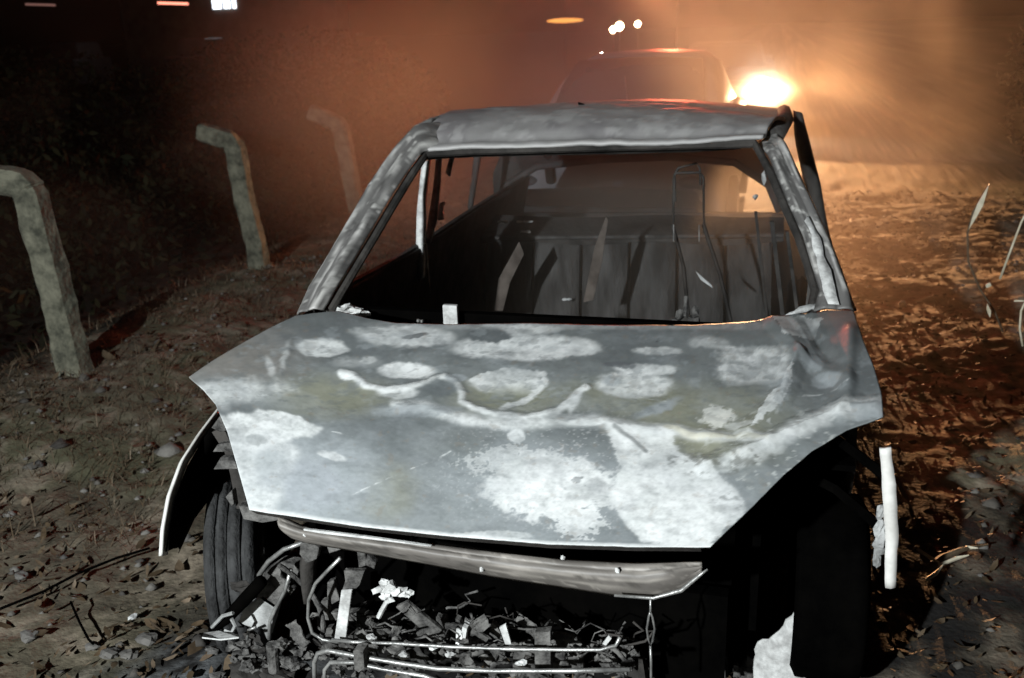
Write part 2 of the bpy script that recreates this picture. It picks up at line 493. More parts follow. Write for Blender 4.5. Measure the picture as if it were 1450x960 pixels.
def hood():
    nx, ny = 420, 260
    left = resample([(353, 721), (338, 668), (322, 612), (305, 572), (288, 552), (267, 534), (300, 511), (345, 484), (385, 463), (418, 447)], ny)
    right = resample([(1006, 774), (1060, 722), (1110, 672), (1150, 638), (1200, 608), (1251, 590), (1249, 560), (1238, 520), (1222, 480), (1208, 438)], ny)
    front = resample([(353, 721), (430, 733), (520, 746), (640, 759), (780, 770), (900, 774), (1006, 774)], nx)
    rear = resample([(418, 447), (445, 443), (480, 440), (520, 450), (560, 457), (640, 459), (740, 457), (860, 460), (980, 460), (1060, 455), (1120, 445), (1170, 437), (1208, 438)], nx)
    f3 = lambda A: np.array([on_hood(u, v)[:2] for u, v in A])
    L, Rr, Fr, Re = map(f3, (left, right, front, rear))
    s = np.linspace(0, 1, nx)[None, :, None]; t = np.linspace(0, 1, ny)[:, None, None]
    XY = (1-t)*Fr[None]+t*Re[None]+(1-s)*L[:, None]+s*Rr[:, None]-((1-s)*(1-t)*Fr[0]+s*(1-t)*Fr[-1]+(1-s)*t*Re[0]+s*t*Re[-1])
    X, Y = XY[..., 0], XY[..., 1]; Z = Hood(X, Y)
    P = np.stack([X, Y, Z], -1)-CAM; D = P@_fw
    U = 725+F*(P@_R)/D; V = 480-F*(P@_U)/D
    n1 = fbm(U/38, V/22, 1.5); n2 = fbm(U/14, V/9, 3.3); n3 = fbm(U/5, V/4, 6.1, 3); nb = fbm(U/110, V/60, 9.)
    Uw = U+6*n1+3*n2+2.*n3; Vw = V+4*fbm(U/30, V/20, 7.7)+2*n2+1.5*n3
    E_ = lambda *a, **k: ell(Uw, Vw, *a, **k)
    # --- geometry: dents, rims and a fold
    dz = .003*n1+.0012*n2
    dz -= .016*np.exp(-((Uw-718)/62)**2-((Vw-553)/24)**2)
    dz -= .012*np.exp(-((Uw-905)/62)**2-((Vw-545)/22)**2)
    dz -= .010*np.exp(-((Uw-575)/48)**2-((Vw-524)/16)**2)
    dz -= .010*np.exp(-((Uw-456)/42)**2-((Vw-492)/16)**2)
    dz -= .012*np.exp(-((Uw-745)/95)**2-((Vw-492)/16)**2)
    dz -= .014*np.exp(-((Uw-1070)/60)**2-((Vw-515)/30)**2)
    dz -= .010*np.exp(-((Uw-470)/70)**2-((Vw-560)/24)**2)
    l1 = line(U+6*n1, V+4*fbm(U/30, V/20, 7.7), SQ1, 9.); l2 = line(U+6*n1, V+4*fbm(U/30, V/20, 7.7), SQ2, 12.)
    dz += .009*np.exp(-(l1*1.5)**2)+.009*np.exp(-(l2*1.4)**2)
    dz += .030*np.maximum(0, 1-line(U+3*n2, V, [(1128, 505), (1108, 560), (1060, 612)], 20.))
    dz += .020*np.exp(-line(U, V, [(1205, 470), (1200, 560), (1190, 585)], 10.)**2)
    dz -= .03*np.exp(-((U-1160)/24)**2-((V-520)/60)**2)
    dz += .022*np.maximum(0, 1-line(U, V+3*n2, [(1000, 660), (1060, 640), (1130, 605), (1190, 580), (1240, 575)], 18.))
    dz += .016*np.maximum(0, 1-line(U+2*n2, V, [(1095, 455), (1140, 500), (1200, 540)], 16.))-.014*np.maximum(0, 1-line(U, V, [(1140, 450), (1175, 500)], 12.))
    dz += .012*np.exp(-line(U, V, [(1000, 620), (1080, 655)], 14.)**2)
    dz -= .018*np.exp(-((U-1165)/20)**2-((V-475)/14)**2)
    dz += .010*np.exp(-line(U, V, [(408, 500), (396, 520), (392, 545)], 7.)**2)
    dz += .004*np.exp(-line(U, V, [(865, 600), (915, 640)], 8.)**2)
    dz -= .05*sstep(340, 262, U)*sstep(560, 500, V)*0
    dz = dz*.5
    # --- paint
    base = np.array([.205, .222, .222]); grey2 = np.array([.145, .16, .165]); olive = np.array([.26, .26, .19]); light = np.array([.36, .39, .405])
    white = np.array([.82, .84, .83]); tan = np.array([.25, .235, .215])
    c = np.broadcast_to(base, X.shape+(3,)).copy()

    def lay(k, col, a=1.):
        nonlocal c
        k = np.clip(k, 0, 1)*a
        if col is white: k = k*np.clip(.92+.35*n2+.3*n3, .4, 1)
        k = k[..., None]; c = c*(1-k)+np.asarray(col)*k
    lay(sstep(-.1, .4, nb), grey2, .7)
    lay(E_(330, 500, 100, 45, soft=.5), tan, .8)
    lay(sstep(610, 700, V+10*n1), light, .35)
    for a in [(715, 562, 75, 26), (470, 560, 80, 28), (1000, 590, 110, 42), (545, 695, 40, 36), (880, 560, 80, 24), (1015, 635, 75, 26)]:
        lay(E_(*a, soft=.6), olive, .75)
    # left lower sheet
    lay(E_(420, 680, 135, 75, n1*.25, .35), light, .95)
    lay(blur(inpoly(U+9*n1+6*n2+3*n3, V+8*n2+5*n1+2*n3, [(300, 590), (345, 583), (375, 579), (420, 588), (456, 604), (440, 618), (400, 626), (386, 640), (330, 650)]), 3), white, .9)
    lay(blur(inpoly(U+12*n1+9*n2+3*n3, V+9*n2+5*n1+2*n3, [(300, 630), (400, 622), (432, 640), (418, 655), (400, 700), (362, 735), (330, 730)]), 22), white, .7)
    lay(E_(365, 624, 15, 8), base, .5); lay(E_(386, 662, 26, 30, soft=.4), light, .7)
    lay(E_(440, 690, 40, 34, soft=.3), [.42, .45, .48], .7)
    lay(E_(345, 552, 62, 15, n1*.5, .5), white, .65); lay(E_(300, 560, 25, 10, soft=.5, rot=.7), white, .6)
    lay(E_(470, 645, 22, 6, rot=.3), white, .7); lay(E_(382, 518, 14, 5, soft=.5, rot=1.2), white, .6)
    # top patches
    lay(E_(455, 490, 36, 12, n2*.25), white); lay(E_(404, 505, 4, 22, soft=.6, rot=.3), white, .55); lay(E_(440, 487, 8, 6), [.5, .5, .48], .6)
    lay(E_(575, 476, 66, 15, n2*.15), white, .95); lay(E_(588, 475, 18, 3.5, rot=-.2), [.12, .12, .12], .9)
    lay(E_(525, 470, 28, 6, soft=.4), white, .5)
    lay(E_(740, 491, 98, 18, n2*.1), white); lay(E_(790, 492, 58, 14, n2*.1), white); lay(E_(735, 466, 60, 7), white, .9)
    lay(E_(690, 473, 30, 10, n2*.4), grey2, 1.)
    lay(sstep(8, 2, np.abs(V-461))*sstep(500, 560, U)*sstep(1110, 1040, U), white, .35)
    lay(E_(575, 523, 40, 11, n2*.1), white); lay(E_(520, 510, 12, 5), white, .4); lay(E_(505, 512, 30, 7, soft=.6), white, .3)
    lay(E_(720, 541, 52, 14, n2*.12), white, .85); lay(E_(722, 560, 42, 16, soft=.5), [.24, .25, .19], .8)
    lay(sstep(1.5, .6, line(Uw, Vw, [(668, 538), (690, 527), (730, 524), (772, 529)], 3.)), white, .7)
    lay(sstep(1.4, .6, line(Uw, Vw, [(772, 537), (752, 556), (728, 570), (712, 578)], 5.)), white, .8)
    lay(E_(898, 543, 54, 18, n2*.12), white, .85); lay(E_(915, 521, 44, 7, n2*.2), white, .8); lay(E_(880, 516, 26, 4.5, n2*.3), [.13, .14, .15], .8)
    lay(E_(866, 537, 12, 7, soft=.4), light, .8); lay(E_(930, 497, 34, 6, n2*.1), white, .7); lay(E_(1003, 485, 26, 8, n2*.4, .4), white, .6)
    lay(E_(930, 577, 32, 7, n2*.5, .5, rot=-.4), light, .9); lay(E_(930, 483, 4.5, 3), [.02, .02, .02], .95)
    kk = sstep(1010, 1030, Uw+10*n2)*sstep(1125, 1108, Uw)*sstep(487, 492, Vw)*sstep(548, 538, Vw+(Uw-1020)*.03)
    lay(kk*(.65+.5*sstep(-.4, .5, n2)), white, .9)
    lay(E_(815, 566, 6, 20, soft=.5, rot=.5), white, .8)
    # ridges white
    lay(sstep(1.3, .4, l1*9/5.5), white, .95); lay(E_(494, 531, 14, 6), white, .9); lay(E_(565, 556, 28, 8, n2*.3), white, .6); lay(E_(645, 535, 16, 7), light, .8)
    lay(E_(622, 549, 26, 11, soft=.25), grey2, .9)
    lay(sstep(1.6, .3, l2*12/8.), white, .75); lay(E_(590, 582, 60, 8, n2*.5, .5), light, .8)
    lay(E_(730, 618, 12, 9, n3*.2), white, .9); lay(E_(830, 598, 30, 5), white, .8)
    # right side
    lay(E_(1015, 590, 24, 15, n2*.9+n3*.3, .15), [.72, .72, .66], .95); lay(E_(1045, 605, 18, 6, n2*.9), white, .4)
    lay(sstep(1.3, .4, line(Uw, Vw, [(945, 606), (985, 620), (1030, 621), (1085, 627)], 5.)), [.72, .70, .58], .8)
    lay(inpoly(Uw, Vw, [(1122, 513), (1120, 545), (1108, 575), (1062, 612), (1082, 570), (1108, 545)]), white, .8)
    lay(E_(1108, 560, 10, 22, n3*.5, rot=.3), light, .5)
    lay(inpoly(Uw, Vw, [(1095, 450), (1135, 446), (1165, 448), (1150, 478), (1112, 475)]), white, .75)
    lay(E_(1148, 500, 22, 20, n2*.5, rot=.5), light, .9); lay(E_(1168, 470, 18, 14, n2*.2), [.13, .14, .14], .7)
    lay(E_(1180, 515, 16, 50, soft=.3), [.19, .20, .20], .7); lay(E_(1170, 533, 18, 10, n2*.4), light, .7)
    lay(sstep(1.4, .3, line(Uw, Vw, [(1030, 660), (1080, 640), (1130, 608), (1180, 582), (1242, 574)], 13.)+n2*.6), white, .8)
    lay(E_(1225, 583, 26, 12, n3*.5+n2*.3), light, .7)
    # big white sheets on the nose
    m1 = E_(782, 690, 96, 44, n2*.38+n3*.16, .14); m2 = E_(820, 736, 36, 26, n2*.5+n3*.6, .08); m3 = E_(640+90, 655, 70, 22, n2*.6+n3*.6, .1)
    lay(E_(770, 690, 130, 60, n1*.3, .5), light, .6)
    lay(m1, white); lay(m2, white, .75); lay(m3, white, .6); lay(E_(820, 680, 8, 5, n3), grey2, .6)
    big = inpoly(Uw+4*n3, Vw+4*n3, [(858, 598), (905, 604), (955, 612), (962, 640), (1000, 655), (1040, 690), (1058, 722), (1006, 772), (955, 772), (910, 768), (880, 735), (862, 700), (880, 660), (868, 630)])
    lay(blur(big, 3), white, .6); lay(blur(big, 30)*big, white, .9)
    lay(sstep(.1, .5, fbm(U/11, V/8, 12.))*sstep(990, 1020, U)*sstep(645, 665, V)*sstep(735, 715, V), [.28, .29, .28], .75)
    lay(sstep(.05, .35, fbm(U/13, V/7, 14.))*E_(1010, 655, 75, 18), [.17, .17, .15], .8)
    lay(E_(700, 758, 60, 6, n2*.5), white, .5)
    lay(sstep(2, .6, line(U, V, [(870, 606), (895, 622), (915, 640)], 2.2)), [.16, .17, .17], .7)
    sp = fbm(U/3.2, V/3., 21., 2)
    lay(sstep(.35, .5, sp)*E_(800, 670, 170, 80, soft=.5), [.9, .9, .9], .25); lay(sstep(.45, .6, -sp)*sstep(600, 640, V), grey2, .12)
    lay(sstep(-.1, .5, fbm(U/55, V/30, 31.)), light, .28); lay(sstep(0, .5, fbm(U/34, V/16, 37.))*.5, grey2, .6)
    lay(sstep(.12, .45, fbm(U/20, V/7, 41.)+.35*n3)*sstep(640, 560, V)*.55, grey2, .8)
    lay(sstep(.2, .5, fbm(U/26, V/10, 45.)+.3*n3)*sstep(600, 540, V)*.5, light, .7)
    lay(sstep(.30, .5, fbm(U/9, V/6, 51.)+.25*n3)*E_(1120, 640, 120, 60, soft=.4)*.8, [.60, .62, .60], .7)
    lay(sstep(.4, .6, fbm(U/12, V/9, 57.)+.3*n3)*.7, [.24, .19, .14], .35)
    for q in ([(500, 700), (640, 640)], [(720, 730), (870, 705)], [(420, 600), (500, 618)], [(900, 560), (980, 575)], [(1130, 560), (1200, 545)]):
        lay(sstep(1.2, .3, line(U+2*n1, V+2*n2, q, 1.1))*sstep(-.1, .3, n2), white, .5)
    c = c*(1+.10*n3+.10*n2)[..., None]
    # worn bright front edge
    lay(sstep(.02, .006, t[..., 0]*np.ones_like(X)+.004*n2), white, .7)
    o = grid_mesh('hood', X, Y, Z+dz, 'paint', car, np.clip(c, .01, .9), solid=.004)
    tag(o, 'buckled bonnet bleached in white ash patches')
    # rolled lip under the front edge
    mb = MB(); fr = [np.array([X[0, i], Y[0, i], Z[0, i]+dz[0, i]]) for i in range(0, nx, 10)]
    mb.slab([p+np.array([0, .004, -.005]) for p in fr], [p+np.array([0, .03, -.028]) for p in fr], (0, .004, 0)); mb.build('hood_lip', 'dark', o)
    # black crumpled lump and white tab left standing on the cowl
    mb = MB()
    for k, (u, v, r) in enumerate([(478, 440, .018), (492, 436, .015), (505, 441, .013), (517, 444, .01), (486, 444, .016)]):
        mb.chunk(at(u, v, y=.93), r*1.3, .6, k, 2, (1.4, 1, .7))
    mb.build('melted_seal', 'white', car)
    mb = MB(); a = at(629, 458, y=.94); b = at(648, 434, y=.94); mb.box(((a+b)/2), (abs(b[0]-a[0]), .018, b[2]-a[2]+.01)); mb.build('cowl_tab', 'white', car, bevel=.003)
    mb = MB(); mb.tube([at(592, 460, y=.93), at(592, 452, y=.93)], .005, 6); mb.tube([at(597, 460, y=.93), at(597, 453, y=.93)], .004, 6); mb.build('cowl_stud', 'steel', car)


hood()


def windplane(u, v):
    d = _fw+_R*(u-725)/F-_U*(v-480)/F
    # z = .955 + .674*(y-.92)
    t = (.955+.674*(CAM[1]-.92)-CAM[2])/(d[2]-.674*d[1]); return CAM+d*t


def px_slab(o, A, B, fn, th, m, parent, rows=1, bulge=None, n=None, smooth=True, name=None, rough=0.):
    n = n or max(len(A), len(B))*3
    A = resample(A, n); B = resample(B, n)
    a = [fn(u, v) for u, v in A]; b = [fn(u, v) for u, v in B]
    if rough:
        for q in (a, b):
            for i in range(len(q)): q[i] = q[i]+np.array([random.uniform(-1, 1), random.uniform(-1, 1), random.uniform(-1, 1)])*rough
    mb = MB(); mb.slab(a, b, th, rows, bulge)
    return mb.build(name, m, parent, smooth)


def strip_grid(name, A, B, fn, prof, parent, rows=14, cols=90, seed=0., warm=0., solid=.006, tone=.5, taper=1):
    """folded sheet-metal strip between two edge lines; prof(t) gives the fold depth, paint streaks run lengthwise"""
    A = resample(A, cols); B = resample(B, cols)
    a = np.array([fn(u, v) for u, v in A]); b = np.array([fn(u, v) for u, v in B])
    t = np.linspace(0, 1, rows)[:, None, None]
    P = a[None]*(1-t)+b[None]*t
    X, Y, Z = P[..., 0].copy(), P[..., 1].copy(), P[..., 2].copy()
    T = np.linspace(0, 1, rows)[:, None]*np.ones_like(X); Lq = np.linspace(0, 1, cols)[None]*np.ones_like(X)
    n1 = fbm(T*3+seed, Lq*5, seed); n2 = fbm(T*9+seed, Lq*7, seed+3); n3 = fbm(T*14, Lq*42+seed, seed+5, 3)
    d = prof(T)*sstep(1.0, .90, Lq) - .055*sstep(.86, 1, Lq)*taper + .0035*n1+.0025*n2+.0014*n3
    Y -= d; Z += d*.7
    c = np.array([.15, .145, .14])*np.ones(X.shape+(1,))
    k = (sstep(-.05, .45, n2)*.75*tone*1.6)[..., None]; c = c*(1-k)+np.array([.44, .43, .41])*k
    k = (sstep(.15, .5, n1+.6*n3)*.7)[..., None]; c = c*(1-k)+np.array([.05, .048, .046])*k
    k = (sstep(.25, .6, n3-.3*n1)*.5*tone*1.6)[..., None]; c = c*(1-k)+np.array([.6, .59, .56])*k
    c = c*np.array([1+warm, 1, 1-warm])
    return grid_mesh(name, X, Y, Z, 'paint', parent, np.clip(c, .01, .8), solid=solid)


fold = lambda T: .020*sstep(0, .12, T)*sstep(1, .8, T)-.008*np.exp(-((T-.42)/.05)**2)+.004*np.exp(-((T-.75)/.06)**2)
strip_grid('a_pillar', [(424, 448), (440, 410), (470, 360), (500, 308), (525, 262), (560, 212), (590, 180), (610, 168), (632, 160)],
           [(458, 440), (474, 412), (496, 376), (524, 330), (549, 286), (576, 244), (597, 216), (616, 207), (636, 209)], windplane, fold, car, seed=1.3, tone=1.15)
strip_grid('a_pillar', [(1210, 440), (1204, 415), (1190, 376), (1174, 335), (1153, 290), (1132, 245), (1114, 204), (1100, 170)],
           [(1152, 440), (1160, 410), (1148, 372), (1137, 335), (1117, 290), (1098, 245), (1082, 208), (1066, 196)], windplane, fold, car, seed=6.1, tone=1.15)
# torn strip curling off the right pillar
px_slab(None, [(1172, 436), (1160, 395), (1150, 350), (1140, 318)], [(1186, 436), (1175, 392), (1160, 345), (1142, 312)], lambda u, v: windplane(u, v)+np.array([0, -.03, .02]),
        (0, .006, -.003), 'white', car, 1, name='peeling_strip', rough=.004)
px_slab(None, [(1100, 452), (1140, 440), (1166, 436)], [(1112, 446), (1140, 432), (1168, 431)], lambda u, v: windplane(u, v), (0, .02, -.01), 'ash', car, 1, name='cowl_end', rough=.004)
# dark inner edge of the windscreen frame
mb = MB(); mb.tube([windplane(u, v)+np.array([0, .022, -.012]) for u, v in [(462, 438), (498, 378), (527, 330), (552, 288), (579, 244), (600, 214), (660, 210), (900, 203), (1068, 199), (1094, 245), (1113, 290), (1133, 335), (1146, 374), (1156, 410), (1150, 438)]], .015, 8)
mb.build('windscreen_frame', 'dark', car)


def roof():
    nx, ny = 140, 90
    lo = resample([(590, 212), (660, 208), (760, 205), (880, 203), (990, 199), (1080, 193)], nx)
    pf = np.array([windplane(u, v) for u, v in lo])
    hi = resample([(612, 168), (640, 156), (700, 151), (780, 149), (860, 146), (950, 149), (1040, 158), (1112, 166)], nx)
    ph = np.array([at(u, v, y=1.92) for u, v in hi])
    X = np.zeros((ny, nx)); Y = X.copy(); Z = X.copy()
    for j in range(ny):
        t = j/(ny-1)
        if t < .35:
            q = t/.35; P = pf*(1-q)+ph*q; z = P[:, 2]+.03*math.sin(math.pi*q)
            X[j], Y[j], Z[j] = P[:, 0], P[:, 1], z
        else:
            q = (t-.35)/.65
            X[j] = ph[:, 0]*(1-.02*q); Y[j] = ph[:, 1]+q*1.55; Z[j] = ph[:, 2]-.10*q-.04*math.sin(math.pi*min(1, q*2))
    n1 = fbm(X*4, Y*4, 2.); n2 = fbm(X*14, Y*14, 5.); n3 = fbm(X*45, Y*45, 3., 3)
    k = np.linspace(0, 1, ny)[:, None]
    Z = Z+.008*n1+.004*n2
    Z -= .012*np.exp(-((k-.045)/.02)**2)        # gutter behind the header flange
    c = np.array([.30, .29, .285])+0*X[..., None]
    a = sstep(-.1, .35, n1+.5*n2)[..., None]; c = c*(1-a*.6)+np.array([.17, .16, .165])*a*.6
    a = sstep(.1, .4, n2+.5*n3-.3*n1)[..., None]; c = c*(1-a*.6)+np.array([.44, .43, .42])*a*.6
    a = (sstep(.05, .02, k)*np.ones_like(X))[..., None]; c = c*(1-a*.8)+np.array([.46, .45, .44])*a*.8
    grid_mesh('roof_panel', X, Y, Z, 'paint', car, np.clip(c, .02, .8), solid=.012)
    mb = MB()
    mb.slab([p+np.array([0, .015, -.004]) for p in pf[::10]], [p+np.array([0, .07, -.045]) for p in pf[::10]], (0, .01, 0)); mb.build('windscreen_header', 'dark', car)
    mb = MB(); a = at(823, 150, y=1.9); mb.poly([a+np.array([-.012, 0, .012]), a+np.array([.012, 0, .004]), a+np.array([.006, -.01, -.03]), a+np.array([-.004, -.01, -.022])], (0, .004, .003)); mb.build('roof_tear', 'soot', car)
    # twisted drip rail at the left corner
    mb = MB()
    mb.tube([at(588, 180, y=1.66), at(600, 174, y=1.68), at(608, 170, y=1.7), at(620, 166, y=1.75)], .006, 6)
    mb.tube([at(598, 184, y=1.66), at(606, 178, y=1.66), at(612, 168, y=1.7)], .005, 6); mb.build('drip_rail', 'steel', car)
    # header lining hanging under the roof (dark)
    for s_ in (-1, 1):
        mb = MB(); mb.tube([(s_*.60, 1.65, 1.36), (s_*.64, 2.2, 1.37), (s_*.64, 2.9, 1.34), (s_*.60, 3.4, 1.25), (s_*.62, 3.62, .9)], .032, 8); mb.build('roof_rail', 'cabin', car, True)


roof()

# B pillars, door frames
px_slab(None, [(1127, 158), (1129, 200), (1142, 260), (1158, 320), (1176, 392), (1196, 440)], [(1136, 160), (1148, 205), (1162, 260), (1172, 320), (1188, 380), (1214, 440)],
        lambda u, v: at(u, v, y=2.25), (-.01, .06, 0), 'dark', car, 2, (0, -.02, 0), name='b_pillar')
px_slab(None, [(597, 232), (590, 300), (589, 350), (592, 398)], [(607, 226), (600, 290), (600, 345), (598, 395)], lambda u, v: at(u, v, y=1.78), (0, .03, 0), 'white', car, 1, name='b_pillar')
px_slab(None, [(618, 214), (614, 260), (608, 300), (601, 345)], [(624, 213), (622, 262), (618, 310), (608, 345)], lambda u, v: at(u, v, y=1.86), (0, .02, 0), 'ash', car, 1, name='door_post')
px_slab(None, [(640, 212), (634, 232), (631, 245)], [(645, 212), (639, 234), (636, 250)], lambda u, v: at(u, v, y=1.95), (0, .02, 0), 'ash', car, 1, name='grab_rail')
px_slab(None, [(622, 312), (619, 300), (624, 285)], [(626, 310), (626, 296), (628, 285)], lambda u, v: at(u, v, y=1.95), (0, .02, 0), 'ash', car, 1, name='door_catch', rough=.004)
px_slab(None, [(672, 208), (668, 250), (662, 295)], [(682, 208), (674, 255), (667, 298)], lambda u, v: at(u, v, y=3.0), (0, .03, 0), 'cabin', car, 1, name='c_pillar')
mb = MB(); mb.tube([at(603, 345, x=-.7), at(606, 385, x=-.68), at(609, 415, x=-.66)], [.006, .005, .002], 5); mb.build('trim_wire', 'steel', car)


# doors (burnt, dark) and sills
def side(s_):
    mb = MB()
    ys = np.linspace(.95, 3.6, 28); zt = [.93-.02*math.sin((y-.9)*1.1) for y in ys]
    A = [(s_*(.80+.012*math.sin(y*3)), y, z) for y, z in zip(ys, zt)]; B = [(s_*.84, y, .28) for y in ys]
    mb.slab(A, B, (-s_*.05, 0, 0), 4, (s_*.035, 0, 0)); o = mb.build('door', 'dark', car, True)
    mb = MB(); mb.tube([(a[0]-s_*.03, a[1], a[2]+.006) for a in A], .012, 6); mb.build('window_sill', 'cabin' if s_ < 0 else 'dark', o)
    mb = MB(); mb.slab([(s_*.84, y, .28) for y in ys], [(s_*.80, y, .16) for y in ys], (-s_*.06, 0, 0)); mb.build('rocker_panel', 'dark', car)


side(-1); side(1)


def cabin():
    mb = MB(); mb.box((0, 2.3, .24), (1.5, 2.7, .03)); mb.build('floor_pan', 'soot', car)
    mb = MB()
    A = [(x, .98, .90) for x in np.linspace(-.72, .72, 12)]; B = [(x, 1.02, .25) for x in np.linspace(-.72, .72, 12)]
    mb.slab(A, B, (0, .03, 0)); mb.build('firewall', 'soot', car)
    mb = MB(); mb.tube([(-.7, 1.25, .78), (-.3, 1.22, .79), (.3, 1.2, .78), (.7, 1.22, .79)], .025, 8); mb.build('dash_crossbar', 'dark', car)
    # rear bench: scorched steel back in panels with ribs
    for i in range(6):
        u0, u1 = 690+i*68, 690+(i+1)*68-5
        mb = MB(); mb.slab([at(u0, 338, y=2.8), at(u1, 338, y=2.8)], [at(u0-2, 480, y=2.72), at(u1-2, 480, y=2.72)], (0, .03, 0), 4, (0, -.012, 0)); mb.build('seat_back_panel', 'cabin', car, True)
    mb = MB(); mb.slab([at(u, 306+2*math.sin(u/40), y=3.0) for u in range(660, 1131, 30)], [at(u, 336+3*math.sin(u/31), y=2.78) for u in range(660, 1131, 30)], (0, .0, -.03)); mb.build('parcel_shelf', 'dark', car)
    mb = MB(); mb.tube([at(700, 337, y=2.77), at(1110, 333, y=2.77)], .010, 6); mb.build('seat_back_rail', 'cabin', car)
    for u in (707, 716, 735, 743, 750, 742, 748, 800, 806):
        v = 314 if u < 740 or u == 743 or u == 750 else 328
        if u > 790: v = 424
        mb = MB(); mb.chunk(at(u, v, y=2.68), .011, .3, u, 1, (1.5, 1, .6)); mb.build('glint_bead', 'white', car)  # white beads stand in for glints inside the cabin
    # tailgate opening
    mb = MB(); P = [at(u, v, y=3.5) for u, v in [(700, 300), (716, 262), (760, 236), (850, 226), (950, 222), (1040, 230), (1088, 262), (1104, 300)]]
    mb.tube(P, .02, 8); mb.build('tailgate_frame', 'cabin', car, True)
    mb = MB(); mb.slab([p+np.array([0, 0, .22]) for p in P], P, (0, .04, 0)); mb.build('tailgate_header', 'dark', car)
    mb = MB(); mb.slab([at(u, 302, y=3.6) for u in range(660, 1141, 40)], [at(u, 470, y=3.65) for u in range(660, 1141, 40)], (0, .04, 0)); mb.build('tailgate', 'dark', car)
    # hanging belt webbing
    mb = MB(); mb.poly([at(858, 306, y=2.2), at(861, 312, y=2.2), at(852, 372, y=2.2), at(840, 425, y=2.2), at(826, 428, y=2.2), at(842, 350, y=2.2)], (0, .006, 0)); mb.build('belt_webbing', 'web', car)
    mb = MB(); mb.poly([at(735, 342, y=2.3), at(742, 360, y=2.3), at(722, 400, y=2.3), at(712, 440, y=2.3), at(700, 440, y=2.3), at(706, 395, y=2.3)], (0, .006, 0)); mb.build('belt_webbing', 'web', car)
    # front seat skeletons
    for (dx, dv, frame) in ((0, 0, True),):
        off = np.array([dx, 0, 0])
        g = lambda u, v, y=2.1: at(u, v, y=y)+off
        if frame:
            r = .0045
            mb = MB(); mb.tube([g(956, 285), g(955, 248), g(960, 238), g(986, 231), g(991, 238), g(992, 262)], r, 6)
            mb.tube([g(953, 330), g(954, 252), g(958, 245), g(990, 244), g(996, 250), g(997, 330)], r, 6); mb.build('headrest_wire', 'dark', car)
        mb = MB(); mb.tube([g(952, 318), g(968, 378), g(975, 450)], .008, 6); mb.tube([g(996, 318), g(1020, 390), g(1035, 455)], .008, 6)
        mb.build('seat_frame', 'dark', car)
        if frame:
            mb = MB(); mb.poly([g(985, 384, 2.05), g(1008, 404, 2.05), g(1009, 408, 2.05), g(992, 396, 2.05)], (0, .01, 0)); mb.build('seat_catch', 'ash', car)
            for u in (954, 990):
                mb = MB(); mb.tube([g(u, 318, 2.05), g(u, 342, 2.05)], .0025, 5); mb.build('headrest_pin', 'steel', car)
    # steering column stub and clamp behind the cowl
    mb = MB(); c = at(970, 448, y=1.15)
    for k in range(5): mb.chunk(c+np.array([random.uniform(-.03, .03), 0, random.uniform(-.03, .02)]), .017, .5, k+40, 1)
    mb.tube([c+np.array([0, 0, 0]), c+np.array([0, .02, .06])], .007, 6); mb.build('steering_column_stub', 'castm', car)
    # scorched vertical door card on the right
    for i, (u0, u1) in enumerate([(1086, 1090), (1108, 1114), (1130, 1135)]):
        mb = MB(); mb.slab([at(u0-18, 300+i*14, y=2.0-.15*i), at(u1-18, 300+i*14, y=2.0-.15*i)], [at(u0, 470, y=2.0-.15*i), at(u1, 470, y=2.0-.15*i)], (0, .02, 0)); mb.build('door_rib', 'dark', car)
    mb = MB(); mb.poly([at(1146, 385, y=1.25), at(1162, 440, y=1.2), at(1140, 440, y=1.2)], (0, .01, 0)); mb.build('quarter_glass_frame', 'cabin', car)
    mb = MB(); mb.chunk(at(1070, 278, y=1.9), .012, .5, 3, 1); mb.build('visor_hook', 'ash', car)
    mb = MB(); mb.chunk(at(1082, 250, y=1.7), .014, .6, 5, 1, (.7, 1, 1.5)); mb.build('visor_hook', 'ash', car)


cabin()


